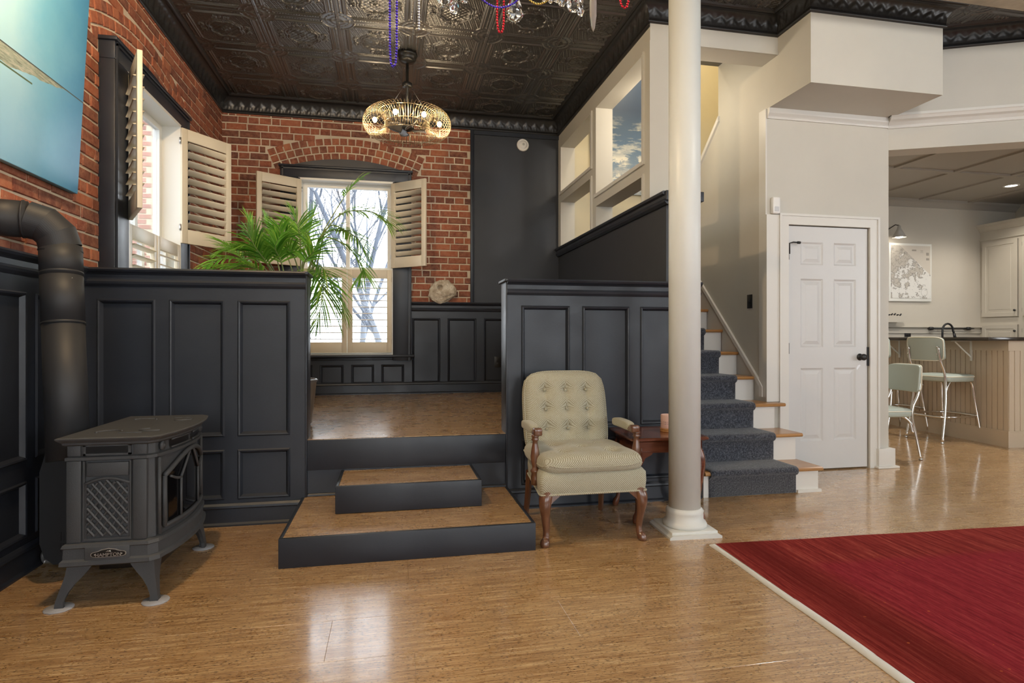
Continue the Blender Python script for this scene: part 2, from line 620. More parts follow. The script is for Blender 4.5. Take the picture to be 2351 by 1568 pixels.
def plank_mesh(w, d):
    mb = MB()
    g, b, h = 0.0003, 0.0006, 0.004
    x0, x1, y0, y1 = g, w - g, g, d - g
    v = [(x0, y0, -h), (x1, y0, -h), (x1, y1, -h), (x0, y1, -h), (x0, y0, -b * .6), (x1, y0, -b * .6), (x1, y1, -b * .6), (x0, y1, -b * .6),
         (x0 + b, y0 + b, 0), (x1 - b, y0 + b, 0), (x1 - b, y1 - b, 0), (x0 + b, y1 - b, 0)]
    f = [(8, 9, 10, 11)] + [(i, (i + 1) % 4, 4 + (i + 1) % 4, 4 + i) for i in range(4)] + [(4 + i, 4 + (i + 1) % 4, 8 + (i + 1) % 4, 8 + i) for i in range(4)]
    return mb.add(v, f).mesh('plank')


PW, PD = 0.915, 0.305
plank_me = plank_mesh(PW, PD)
plank_me.materials.append(M['cork'])
k = 0
y = 0.9
row = 0
while y < 6.85:
    x = -1.75 - (row % 3) * 0.305
    while x < 8.1:
        vis = True
        if y > 3.95 and x + PW < 2.1: vis = False          # under the platform
        if y > 4.5 and 2.0 < x < 3.4: vis = False           # under the stairs and the closet
        if y + PD < 1.5 and x < -1.0: vis = False
        if vis:
            o = new_obj('plank', plank_me, None, floor)
            o.location = (x, y, 0)
            k += 1
        x += PW
    y += PD
    row += 1

# ---- outer shell
def wall_with_hole(x0, x1, z0, z1, y0, y1, hx0, hx1, hz0, hz1, top=None):
    mb = MB()
    mb.box(x0, hx0, y0, y1, z0, z1).box(hx1, x1, y0, y1, z0, z1)
    mb.box(hx0, hx1, y0, y1, z0, hz0).box(hx0, hx1, y0, y1, hz1, z1)
    return mb


# back wall (brick part), local frame x = X, face at y = 0
wall_back = struct(wall_with_hole(XL - 0.35, 0.90, 0.0, CEIL, 0.0, 0.13, -0.965, 0.035, 0.90, 2.86).build('wall_back', M['mortar'], None, (0, YB, 0)),
                   'exposed red brick end wall with an arched shuttered window')
# left wall, local frame x = Y
wall_left = struct(wall_with_hole(-3.2, YB, 0.0, CEIL, 0.0, 0.13, 4.225, 5.225, 0.90, 2.86).build('wall_left', M['mortar'], None, (XL, 0, 0), (0, 0, PI / 2)),
                   'long exposed red brick side wall with a shuttered window')


def brick_variants():
    out = []
    for q in range(5):
        mb = MB()
        L, H = 0.200, 0.0615
        j = lambda s: rng.uniform(-s, s)
        c = 0.0035
        back = [(-L / 2, 0.014, -H / 2), (L / 2, 0.014, -H / 2), (L / 2, 0.014, H / 2), (-L / 2, 0.014, H / 2)]
        mid = [(-L / 2 + j(.002), -0.003, -H / 2 + j(.0015)), (L / 2 + j(.002), -0.003, -H / 2 + j(.0015)), (L / 2 + j(.002), -0.003, H / 2 + j(.0015)), (-L / 2 + j(.002), -0.003, H / 2 + j(.0015))]
        fr = [(p[0] * (1 - 2 * c / L), -0.0085 + j(.0015), p[2] * (1 - 2 * c / H)) for p in mid]
        v = back + mid + fr
        f = [(8, 9, 10, 11)]
        f += [(i, (i + 1) % 4, 4 + (i + 1) % 4, 4 + i) for i in range(4)]
        f += [(4 + i, 4 + (i + 1) % 4, 8 + (i + 1) % 4, 8 + i) for i in range(4)]
        out.append(mb.add(v, f))
    return out


BV = brick_variants()
BVM = []
for b in BV:
    me = b.mesh('brick')
    me.materials.append(M['brick'])
    BVM.append(me)

COURSE, BL, JT = 0.0755, 0.200, 0.0125
AR_I, AR_T, AR_Z, AR_A = 1.925, 0.245, 3.045, math.radians(22.8)      # intrados radius, ring depth, crown height, half angle


def lay_bricks(u0, u1, z0, z1, uc, ends):
    """running bond with a header course every sixth; returns (u, z, length, angle, height) in wall coordinates"""
    out = []
    zc = AR_Z - AR_I
    Ro = AR_I + AR_T
    n = 0
    z = z0
    while z < z1 - 0.02:
        h = min(COURSE, z1 - z)
        zm = z + h / 2
        if zm < 2.945: ex = 0.69 if zm > 0.9 else 0
        else:
            t = zm - zc
            ex = min(math.sqrt(max(0, Ro * Ro - t * t)), t * math.tan(AR_A)) if t < Ro else 0
            if ex > 0: ex += 0.012
        segs = [(u0, u1)] if ex <= 0 else [(u0, uc - ex), (uc + ex, u1)]
        head = (n % 6 == 3)
        pitch = (0.097 if head else BL) + JT
        for a, b in segs:
            if b - a < 0.03: continue
            ph = (pitch / 2 if n % 2 else 0) + (0.0 if head else 0.013 * (n % 3))
            u = math.floor((a - ph) / pitch) * pitch + ph
            while u < b:
                s, e = max(u, a), min(u + pitch - JT, b)
                if not head and rng.rand() < 0.12 and e - s > 0.15:          # a cut brick
                    m = s + (e - s) * rng.choice([0.36, 0.5, 0.62])
                    out.append(((s + m - JT) / 2, zm, m - JT - s, 0.0, h))
                    out.append(((m + e) / 2, zm, e - m, 0.0, h))
                elif e - s > 0.025:
                    out.append(((s + e) / 2, zm, e - s, 0.0, h))
                u += pitch
        z += COURSE
        n += 1
    nr = 3
    rd = AR_T / nr
    for r in range(nr):
        R = AR_I + rd * (r + 0.5)
        cnt = int(2 * AR_A * R / 0.083)
        for i in range(cnt):
            a = -AR_A + 2 * AR_A * (i + 0.5) / cnt
            out.append((uc + R * math.sin(a), zc + R * math.cos(a), -(2 * AR_A * R / cnt - 0.0135), a, rd))
    return out


def place_bricks(parent, loc, rz, bricks, priority):
    order = sorted(bricks, key=priority)
    W = Matrix.Translation(loc) @ Matrix.Rotation(rz, 4, 'Z')
    mass = MB()
    for i, (u, z, L, ang, h) in enumerate(order):
        wid, hgt = (abs(L), h - JT)
        loc2 = Matrix.Translation((u + rng.uniform(-.0015, .0015), rng.uniform(-.002, .0025), z + rng.uniform(-.0012, .0012)))
        mt = loc2 @ Matrix.Rotation(ang + rng.uniform(-.008, .008), 4, 'Y') @ Matrix.Diagonal((wid / 0.200, 1, hgt / 0.0615, 1))
        if i < 300:
            o = new_obj('brick', BVM[i % 5], None, parent)
            o.matrix_local = mt
        else:
            b = BV[i % 5]
            mass.add([tuple(mt @ Vector(p)) for p in b.v], b.f)
    if mass.v:
        o = mass.build('brick_mass', M['brick_i'], parent)
        o['kind'] = 'stuff'


bb = lay_bricks(XL, 0.885, 1.49, 3.50, -0.465, None)
place_bricks(wall_back, (0, YB, 0), 0, bb, lambda b: b[4])
lb = lay_bricks(2.0, YB - 0.008, 1.49, 3.50, 4.725, None)
place_bricks(wall_left, (XL, 0, 0), PI / 2, lb,
             lambda b: (1 if (b[0] < 3.06 or (b[0] < 3.62 and b[1] > 1.98)) else 0, b[0]))

# ---- black panelled bay beside the brick
wb = struct(MB().box(0.90, 2.12, YB + 0.01, YB + 0.32, 0.0, CEIL).build('wall_bay', M['dark_wall']), 'flat charcoal wall bay beside the brick end wall')
MB().box(0.885, 0.925, YB - 0.02, YB + 0.01, 1.50, 3.49, 0.004).build('corner_batten', M['dark'], wb)
MB().box(0.925, XR, YB - 0.012, YB + 0.01, 3.43, 3.49).build('top_batten', M['dark'], wb)

# ---- ceiling with pressed tin tiles
ceiling = struct(MB().box(-2.1, 9.0, -3.2, 4.43, CEIL + 0.012, CEIL + 0.2).box(-2.1, 2.12, 4.43, 7.06, CEIL + 0.012, CEIL + 0.2).box(2.12, 3.02, 4.43, 5.1, CEIL + 0.012, CEIL + 0.2)
                 .build('ceiling', M['tin']), 'black pressed tin ceiling with embossed square tiles')
TS = 0.6096


def tin_tile():
    n = 150
    t = np.linspace(0, 1, n)
    U, V = np.meshgrid(t, t, indexing='ij')
    x, y = U - .5, V - .5
    ax, ay = np.abs(x), np.abs(y)
    m = np.maximum(ax, ay)
    sm = lambda a, b, q: np.clip((q - a) / (b - a), 0, 1) ** 2 * (3 - 2 * np.clip((q - a) / (b - a), 0, 1))
    band = lambda c, w, q: np.exp(-((q - c) / w) ** 2)
    h = np.zeros_like(x)
    h += 0.004 * band(.492, .008, m)                                # seam lap
    # bead rope along the border
    along = np.where(ax > ay, y, x)
    bead = np.abs(np.sin(along * PI * 30))
    cornerd = np.hypot(.5 - ax, .5 - ay)
    nb = sm(.17, .20, cornerd)
    h += 0.004 * band(.452, .008, m) * bead * nb
    # plain bolection bar, broken round the corners
    bar = np.maximum(band(.400, .012, m), 0.8 * band(.375, .008, m))
    cut = sm(.215, .24, np.hypot(.5 - ax, .5 - ay))
    h += 0.010 * bar * cut
    # concave corner rosettes
    h += 0.0045 * band(.215, .010, cornerd) * (m < .47)
    h += 0.003 * band(.150, .010, cornerd) * np.abs(np.sin(np.arctan2(.5 - ay, .5 - ax) * 9))
    h += 0.0028 * band(.075, .022, cornerd)
    # inner field: stipple + scalloped medallion with lattice
    th = np.arctan2(y, x)
    r = np.hypot(x, y)
    rs = .185 + .022 * np.abs(np.sin(4 * th)) + .03 * np.cos(4 * th + PI) * 0.3
    ins = r < rs
    stip = np.sin(x * 210) * np.sin(y * 205) + np.sin(x * 143 + y * 90) * np.sin(y * 160 - x * 70)
    field = (m < .36) & ~ins & (cornerd > .235)
    h += 0.0016 * stip * field
    h += 0.009 * band(0, .014, r - rs) + 0.006 * band(.035, .008, r - rs)
    lat = np.maximum(band(0, .14, np.abs(np.sin((x + y) * PI * 14))), band(0, .14, np.abs(np.sin((x - y) * PI * 14))))
    h += 0.005 * lat * (r < rs - .02)
    h += 0.006 * band(0, .03, r) + 0.004 * band(.06, .012, r) * np.abs(np.sin(4 * th))
    # scroll leaves between bar and medallion
    for k in range(4):
        a = k * PI / 2
        for s in (-1, 1):
            cx, cy = .285 * math.cos(a) - s * .07 * math.sin(a), .285 * math.sin(a) + s * .07 * math.cos(a)
            rr = np.hypot(x - cx, y - cy)
            h += 0.008 * band(.028, .009, rr) + 0.006 * band(0, .011, rr)
        cx, cy = .3 * math.cos(a), .3 * math.sin(a)
        h += 0.009 * np.exp(-((x - cx) ** 2 + (y - cy) ** 2) / .018 ** 2)
    P = np.stack([U * TS, V * TS, -h * 1.35], -1)
    mb = MB().grid(P[:, ::-1])
    me = mb.mesh('tin_tile')
    me.materials.append(M['tin'])
    return me


tile_me = tin_tile()
gx0, gy0 = -1.03 - TS, 4.955 - 3 * TS
for i in range(12):
    for j in range(6):
        x, y = gx0 + i * TS, gy0 + j * TS
        if y + TS * .6 > 4.43 and x > 1.93: continue
        if x > 5.4: continue
        o = new_obj('tin_tile', tile_me, None, ceiling)
        o.location = (x, y, CEIL + 0.004)
# weathered pale timber beam at the top right of the view
beam_m = plain('weathered_whitewash', (0.50, 0.46, 0.37), 0.85, var=0.35, bump=0.9, bscale=26)
struct(MB().box(2.2, 8.2, 2.9, 3.41, 3.42, CEIL + 0.01, 0.01).build('beam', beam_m), 'weathered whitewashed ceiling beam at the upper right')


# ---- cove cornice in pressed tin
def cornice(name, p0, p1, inward, m0, m1, zb=3.475, depth=0.125, label=''):
    """p0->p1 along the wall foot line; inward: unit vector into the room; m0/m1 mitre slopes at both ends"""
    p0, p1, inw = np.array(p0), np.array(p1), np.array(inward)
    L = np.linalg.norm(p1 - p0)
    d = (p1 - p0) / L
    H = CEIL + 0.004 - zb
    prof = [(0.0, 0.0), (0.012, 0.0), (0.020, 0.006), (0.022, 0.014), (0.014, 0.020), (0.016, 0.026)]
    nb = 18
    for q in range(nb + 1):
        t = q / nb
        a = t * PI / 2
        prof.append((0.016 + (depth - 0.045 - 0.016) * (1 - math.cos(a)), 0.026 + (H - 0.052) * math.sin(a)))
    prof += [(depth - 0.040, H - 0.022), (depth - 0.030, H - 0.028), (depth - 0.018, H - 0.026), (depth - 0.008, H - 0.016), (depth - 0.004, H - 0.004), (depth, H)]
    prof = np.array(prof)
    ns = max(8, int(L / 0.0085))
    S = np.linspace(0, L, ns)
    A, B = prof[:, 0], prof[:, 1]
    SS, AA = np.meshgrid(S, A, indexing='ij')
    _, BB = np.meshgrid(S, B, indexing='ij')
    tt = np.clip((BB - 0.026) / (H - 0.052), 0, 1)
    inside = (np.arange(len(prof)) >= 6) & (np.arange(len(prof)) <= 6 + nb)
    amp = np.where(inside, 1.0, 0.0)[None, :] * np.sin(np.clip(tt, 0, 1) * PI) ** .5
    rep = 0.105
    ph = (SS / rep) % 1.0 - .5
    leaf = np.cos(ph * PI * 2) * np.sin(tt * PI) + 0.4 * np.cos((ph * 9) * (1.25 - tt) * 2.2) * (1 - tt) + 0.5 * np.sin(tt * 13 + np.abs(ph) * 12)
    ball = np.exp(-(((np.abs(ph) - .27) / .07) ** 2 + ((tt - .14) / .05) ** 2)) * 0.5
    disp = 0.0036 * (leaf + ball) * amp
    # outward normal of the cove
    nx, nz = np.cos(tt * PI / 2), -np.sin(tt * PI / 2)
    AA2 = AA + disp * nx
    BB2 = BB + disp * nz
    along = SS + np.where(True, 0, 0)
    # mitres: shift the ends along the path in proportion to the projection
    f0 = np.clip(1 - SS / (L / 2), 0, 1)
    f1 = np.clip(SS / (L / 2) - 1, 0, 1)
    along = SS + f0 * m0 * AA + f1 * m1 * AA
    P = p0[None, None, :] + d[None, None, :] * along[..., None] + inw[None, None, :] * AA2[..., None]
    P[..., 2] = zb + BB2
    c = np.cross(d, inw)
    if c[2] > 0: P = P[::-1]
    return struct(MB().grid(P).build(name, M['tin_cove']), label)


cornice('trim_1', (XL, -1.0, 0), (XL, YB, 0), (1, 0, 0), 0, -1, label='black embossed tin cornice above the long brick side wall')
cornice('trim_2', (XL, YB, 0), (XR, YB, 0), (0, -1, 0), 1, -1, label='black embossed tin cornice above the brick end wall')
YS = 4.22                               # front of the stair header and end of the pierced wall
cornice('trim_3', (XR, YB, 0), (XR, YS, 0), (-1, 0, 0), 1, 1, label='black embossed tin cornice above the cream wall with openings')
XS = 3.02                               # stairwell right wall
cornice('trim_4', (XR, YS, 0), (XS, YS, 0), (0, -1, 0), -1, -1, zb=3.50, label='black embossed tin cornice above the stair header')
YF = 3.84                               # soffit box front
cornice('trim_5', (XS, YS, 0), (XS, YF, 0), (-1, 0, 0), 1, 1, zb=3.50, label='black embossed tin cornice on the short return of the soffit box')
cornice('trim_6', (XS, YF, 0), (4.18, YF, 0), (0, -1, 0), -1, 1, zb=3.50, label='black embossed tin cornice across the front of the soffit box')
kd = np.array((0.909, -0.417, 0.0))
kn = np.array((-0.417, -0.909, 0.0))
K0 = np.array((4.188, 4.36, 0.0))
cornice('trim_7', tuple(K0 + kd * 0.0 + kn * 0.09), tuple(K0 + kd * 4.3 + kn * 0.09), tuple(kn), 0, 0, zb=3.50, label='black embossed tin cornice above the kitchen opening')


# ---- charcoal wainscoting
CAP = [(0, 1.507), (.055, 1.507), (.061, 1.497), (.055, 1.486), (.038, 1.476), (.030, 1.468), (.030, 1.442), (.040, 1.430), (.036, 1.417), (.024, 1.402), (0, 1.402)]
BASE = [(0, 0), (.048, 0), (.048, .010), (.036, .020), (.034, .098), (.041, .106), (.038, .118), (.027, .130), (0, .130)]


def molding_frame(a, b, c, d):
    mb = MB()
    offs = [(-0.004, -0.021), (0.003, -0.029), (0.011, -0.026), (0.016, -0.017), (0.023, -0.004)]
    v, f = [], []
    for o, yy in offs:
        v += [(a + o, yy, c + o), (b - o, yy, c + o), (b - o, yy, d - o), (a + o, yy, d - o)]
    for q in range(len(offs) - 1):
        for i in range(4):
            f.append((q * 4 + i, q * 4 + (i + 1) % 4, (q + 1) * 4 + (i + 1) % 4, (q + 1) * 4 + i))
    return mb.add(v, f)


def panelling(parent, loc, rz, u0, u1, z0, z1, cols, rows, cap=True, base=True, zcap=0.0, m0=0.0, m1=0.0):
    def put(mb, name, mat=M['dark']):
        o = mb.build(name, mat, parent)
        # parents sit at the origin or carry the same frame
        o.matrix_local = parent.matrix_local.inverted() @ Matrix.Translation(loc) @ Matrix.Rotation(rz, 4, 'Z')
        return o
    parent_inv = None
    F = -0.020
    us = sorted(cols)
    edges = [u0] + [e for c in us for e in c] + [u1]
    for i in range(0, len(edges), 2):
        if edges[i + 1] - edges[i] > 0.004:
            put(MB().box(edges[i], edges[i + 1], F, 0.002, z0, z1), 'stile')
    zs = sorted(rows)
    ze = [z0] + [e for r in zs for e in r] + [z1]
    for a, b in us:
        for i in range(0, len(ze), 2):
            if ze[i + 1] - ze[i] > 0.004:
                put(MB().box(a, b, F, 0.002, ze[i], ze[i + 1]), 'rail')
        for c, d in zs:
            put(MB().box(a, b, -0.005, 0.002, c, d), 'panel')
            put(molding_frame(a, b, c, d), 'panel_molding')
    if cap:
        put(MB().sweep([(a, b + zcap) for a, b in CAP], (u0, 0, 0), (u1, 0, 0), (0, -1, 0), m0=m0, m1=m1), 'cap_rail')
    if base:
        put(MB().sweep([(a, b + z0) for a, b in BASE], (u0, 0, 0), (u1, 0, 0), (0, -1, 0)), 'baseboard')


bpy.context.view_layer.update()
# left wall wainscot (ground level) + plain dado on the platform
cols = [(3.225 - .295 - .378 * q, 3.225 - .378 * q) for q in range(7)] + [(3.305, 3.60)]
panelling(wall_left, (XL + 0.025, 0, 0), PI / 2, 0.45, YH, 0.0, 1.49, cols, [(0.165, 0.425), (0.53, 1.322)])
# half walls flanking the steps
wall_hl = struct(MB().box(XL, -0.512, YH, 3.945, 0.0, 1.49).build('wall_half_left', M['dark']), 'charcoal panelled half wall behind the stove')
panelling(wall_hl, (0, YH, 0), 0, XL + 0.03, -0.505, 0.0, 1.49, [(-1.633, -1.339), (-1.259, -0.967), (-0.888, -0.599)], [(0.155, 0.443), (0.528, 1.327)])
MB().box(-0.512, -0.500, YH - 0.022, 3.95, 0.0, 1.49, 0.003).build('end_board', M['dark'], wall_hl)
MB().box(XL, -0.488, YH - 0.058, 3.985, 1.487, 1.507, 0.005).build('cap_board', M['dark'], wall_hl)
wall_hr = struct(MB().box(0.742, 2.10, YH, 3.945, 0.0, 1.475).build('wall_half_right', M['dark']), 'charcoal panelled half wall behind the armchair')
panelling(wall_hr, (0, YH, 0), 0, 0.735, 2.10, 0.0, 1.475, [(0.834, 1.156), (1.249, 1.576), (1.66, 1.93)], [(0.155, 0.443), (0.524, 1.315)], zcap=-0.016)
MB().box(0.730, 0.742, YH - 0.022, 3.95, 0.0, 1.475, 0.003).build('end_board', M['dark'], wall_hr)
MB().box(0.716, 2.10, YH - 0.058, 3.985, 1.472, 1.491, 0.005).build('cap_board', M['dark'], wall_hr)
# back wall wainscot on the platform
dd = struct(MB().box(XL, XR, 6.715, YB - 0.001, ZP, 0.90).box(0.125, XR, 6.715, YB + 0.02, 0.90, 1.50).box(XL, -1.08, 6.715, YB + 0.02, 0.9, 1.5)
            .build('wall_dado', M['dark']), 'charcoal panelled dado along the end wall of the platform')
panelling(dd, (0, 6.715, 0), 0, 0.15, XR, ZP, 1.49, [(0.232, 0.537), (0.627, 0.944), (1.039, 1.345), (1.435, 1.74)], [(0.605, 1.323)])
panelling(dd, (0, 6.715, 0), 0, -1.10, 0.15, ZP, 0.895, [(-1.07, -0.833), (-0.749, -0.509), (-0.422, -0.186), (-0.102, 0.138)], [(0.602, 0.810)], cap=False)
panelling(dd, (0, 6.715, 0), 0, XL, -1.10, ZP, 1.49, [(-1.6, -1.25)], [(0.605, 1.323)])
MB().box(0.125, 0.165, 6.66, 6.72, 0.895, 1.507, 0.004).build('end_batten', M['dark'], dd)
MB().box(XL + 0.02, XL + 0.05, 3.95, 6.7, ZP, 1.5).build('side_dado', M['dark'], dd)

# ---- platform with cork floor, riser boards and the two box steps
plat = struct(MB().box(XL, XR, 3.83, YB, 0.0, ZP - 0.004).build('floor_platform', M['cork']), 'raised cork platform floor behind the half walls')
y = 3.80
row = 0
while y < 6.70:
    x = XL - (row % 3) * 0.305
    while x < XR - 0.05:
        o = new_obj('plank', plank_me, None, plat)
        o.location = (x, y, ZP)
        xx0 = max(x, XL)
        xx1 = min(x + PW, XR)
        o.scale.x = (xx1 - xx0) / PW
        o.location.x = xx0
        yy1 = min(y + PD, 6.735)
        o.scale.y = (yy1 - y) / PD
        x += PW
    y += PD
    row += 1
MB().box(-0.50, 0.73, 3.785, 3.83, 0.302, ZP - 0.003, 0.003).build('riser_board', M['dark'], plat)
MB().box(-0.50, 0.73, 3.805, 3.835, 0.0, 0.302).build('kick_board', M['dark'], plat)
MB().sweep([(0, 0.143), (.014, .143), (.012, .151), (.006, .157), (0, .158)], (-0.5, 3.805, 0), (0.73, 3.805, 0), (0, -1, 0)).build('quarter_round', M['dark'], plat)


def box_step(name, label, x0, x1, y0, y1, z0, z1):
    e = empty(name, ((x0 + x1) / 2, (y0 + y1) / 2, z0))
    w, d, h = (x1 - x0) / 2, (y1 - y0) / 2, z1 - z0
    MB().box(-w, w, -d, -d + 0.02, 0, h, 0.002).build('front_board', M['dark'], e)
    MB().box(-w, -w + 0.018, -d + 0.02, d, 0, h, 0.002).build('side_board', M['dark'], e)
    MB().box(w - 0.018, w, -d + 0.02, d, 0, h, 0.002).build('side_board', M['dark'], e)
    MB().box(-w + 0.018, w - 0.018, -d + 0.02, d, h - 0.03, h - 0.002).build('cork_tread', M['cork'], e)
    tag(e, label, 'step')


box_step('box_step', 'wide charcoal box step with cork top standing on the floor', -0.53, 0.74, 3.015, 3.80, 0.0, 0.143)
box_step('box_step', 'narrow charcoal box step with cork top stacked on the wide step', -0.30, 0.511, 3.383, 3.803, 0.143, 0.293)

# ---- stair-side wall: charcoal below the ledge, cream pierced wall above
wall_ss = struct(MB().box(XR, 2.10, 3.95, YB, 0.0, 2.06).build('wall_stair_dark', M['dark_wall']), 'charcoal lower wall enclosing the stairs')
LEDGE = [(-.17, 2.15), (.045, 2.15), (.052, 2.142), (.047, 2.128), (.030, 2.118), (.028, 2.098), (.036, 2.088), (.030, 2.074), (.016, 2.058), (-.17, 2.058)]
MB().sweep(LEDGE, (XR, YB, 0), (XR, 3.905, 0), (-1, 0, 0)).build('ledge_cap', M['dark'], wall_ss)
MB().box(2.05, 2.19, 3.90, YB - 0.3, 2.115, 2.15, 0.004).box(1.90, 2.19, 3.885, 3.95, 2.08, 2.15, 0.004).build('ledge_board', M['dark'], wall_ss)
wall_pc = MB()
X0, X1 = XR, 2.10
nz0, nz1 = 2.15, CEIL + 0.012
# solid pieces round the four openings (Y ranges, Z ranges)
wall_pc.box(X0, X1, YS, 4.36, nz0, nz1)                     # near pier
wall_pc.box(X0, X1, 5.443, 5.585, nz0, nz1)                 # middle pier
wall_pc.box(X0, X1, 6.65, YB + 0.02, nz0, nz1)              # far pier
wall_pc.box(X0, X1, 4.36, 5.443, 3.32, nz1).box(X0, X1, 5.585, 6.65, 3.32, nz1)
wall_pc.box(X0, X1, 4.36, 5.443, 2.372, 2.485).box(X0, X1, 5.585, 6.65, 2.682, 2.792)
wall_pierced = struct(wall_pc.build('wall_stair_cream', M['cream']), 'cream upper stair wall pierced by four openings')


def opening_trim(y0, y1, z0, z1, bottom=True, right=True):
    mb = MB()
    # raised fillets: sill strip below and strip on the near side
    if bottom: mb.box(XR - 0.016, XR + 0.002, y0 - 0.02, y1 + 0.02, z0 - 0.03, z0)
    mb.box(XR - 0.014, XR + 0.002, y0 - 0.045, y0 - 0.028, z0 - 0.03, z1 + 0.01)
    mb.box(XR - 0.010, XR + 0.002, y0 - 0.028, y0, z0 - 0.02, z1)
    return mb.build('opening_trim', M['white'], wall_pierced)


opening_trim(4.36, 5.443, 2.485, 3.32)
opening_trim(5.585, 6.65, 2.792, 3.32)
opening_trim(4.36, 5.443, 2.18, 2.372, bottom=False)
opening_trim(5.585, 6.65, 2.18, 2.682, bottom=False)
MB().box(XR - 0.004, 2.104, YS - 0.004, YS + 0.02, 2.15, 3.37).build('corner_bead', M['cream'], wall_pierced)

# header beam across the stair opening
hd = struct(MB().box(2.10, XS, YS, 4.43, 3.36, CEIL + 0.012).build('wall_header', M['cream']), 'cream header over the stair opening')
MB().box(2.10, XS, YS - 0.008, YS + 0.002, 3.36, 3.385).build('bead', M['cream'], hd)

# stairwell: right wall with raked top, far wall, shaft above
rk = [(4.36, 0.0), (6.70, 0.0), (6.70, 1.66), (5.10, 3.13), (5.10, CEIL + .2), (4.43, CEIL + .2), (4.36, CEIL + .2)]
wall_st = struct(MB().prism(rk, 'x', XS, XS + 0.11).recalc().build('wall_stairwell', M['cream']), 'cream wall along the right side of the stairs')
# raked white cap where the knee wall falls away
MB().add([(XS - .022, 5.07, 3.135), (XS + .13, 5.07, 3.135), (XS + .13, 6.7, 1.642), (XS - .022, 6.7, 1.642), (XS - .022, 5.07, 3.185), (XS + .13, 5.07, 3.185), (XS + .13, 6.7, 1.692), (XS - .022, 6.7, 1.692)],
         [(0, 1, 2, 3), (7, 6, 5, 4), (0, 4, 5, 1), (1, 5, 6, 2), (2, 6, 7, 3), (3, 7, 4, 0)]).build('raked_cap', M['white'], wall_st)
# skirting trim running up the stairs
sk = [(4.40, 0.705), (4.425, 0.735), (5.62, 1.87), (5.62, 1.83), (4.44, 0.70), (4.44, 0.62), (4.40, 0.62)]
MB().prism(sk, 'x', XS - 0.020, XS + 0.001).recalc().build('skirt_trim', M['white'], wall_st)
wall_sf = struct(MB().box(2.10, 4.20, 6.70, 7.06, 0.0, 5.7).box(2.02, 2.10, 5.1, 6.70, CEIL, 5.7).box(4.2, 4.3, 5.1, 6.7, CEIL - 1.6, 5.7).box(2.02, 4.3, 5.0, 5.1, CEIL + .2, 5.7).box(2.02, 4.3, 5.0, 7.06, 5.7, 5.8)
                 .build('wall_stairwell_far', plain('ochre_stair_paint', (0.58, 0.52, 0.37), 0.6, var=0.03)), 'ochre far wall of the stairwell shaft')

# ---- door wall, soffit box, kitchen header
WY = 4.36
dw = MB()
DX0, DX1, DZ = 3.222, 3.978, 2.035
dw.box(XS + 0.11, DX0 - .012, WY, WY + 0.11, 0, CEIL).box(DX1 + .012, 4.188, WY, WY + 0.11, 0, CEIL).box(DX0 - .012, DX1 + .012, WY, WY + 0.11, DZ + .008, CEIL)
dw.box(4.08, 4.188, WY + 0.11, 6.95, 0, CEIL)
wall_door = struct(dw.build('wall_closet', M['cream']), 'cream closet wall holding the white panel door')
soff = struct(MB().box(XS, 4.18, YF, WY, 2.985, CEIL + 0.012).build('wall_soffit', M['cream']), 'cream soffit box hanging above the closet door')
CROWN = [(0, 2.905), (.012, 2.905), (.016, 2.915), (.014, 2.925), (.030, 2.945), (.034, 2.955), (.034, 2.985), (0, 2.985)]
MB().sweep(CROWN, (XS, WY, 0), (4.188, WY, 0), (0, -1, 0)).build('crown_strip', M['white'], wall_door)
MB().box(XS - .012, XS + 0.002, WY + .0005, WY + .09, 0.62, 2.985).box(XS - .012, DX0 - .1, WY - .014, WY, 0.585, 2.118).build('corner_board', M['white'], wall_door)
MB().box(4.05, 4.215, WY - 0.045, WY + 0.15, 0.0, 0.165, 0.003).build('plinth_block', M['white'], wall_door)
MB().box(4.03, 4.24, WY - 0.065, WY + 0.17, 0.0, 0.018, 0.004).build('shoe_molding', M['white'], wall_door)
# casing
cs = MB()
cw = 0.088
for a, b in ((DX0 - .012 - cw, DX0 - .012), (DX1 + .012, DX1 + .012 + cw)):
    cs.box(a, b, WY - 0.018, WY + .001, 0, DZ + .008 + cw)
    cs.box(a if a < 3.5 else b - .018, a + .018 if a < 3.5 else b, WY - 0.028, WY - .0175, 0, DZ + .008 + cw - .018)
cs.box(DX0 - .012, DX1 + .012, WY - 0.018, WY + .001, DZ + .008, DZ + .008 + cw)
cs.box(DX0 - .012 - cw, DX1 + .012 + cw, WY - 0.028, WY - .0175, DZ + .008 + cw - .018, DZ + .008 + cw + .001)
cs.build('door_casing', M['white'], wall_door)

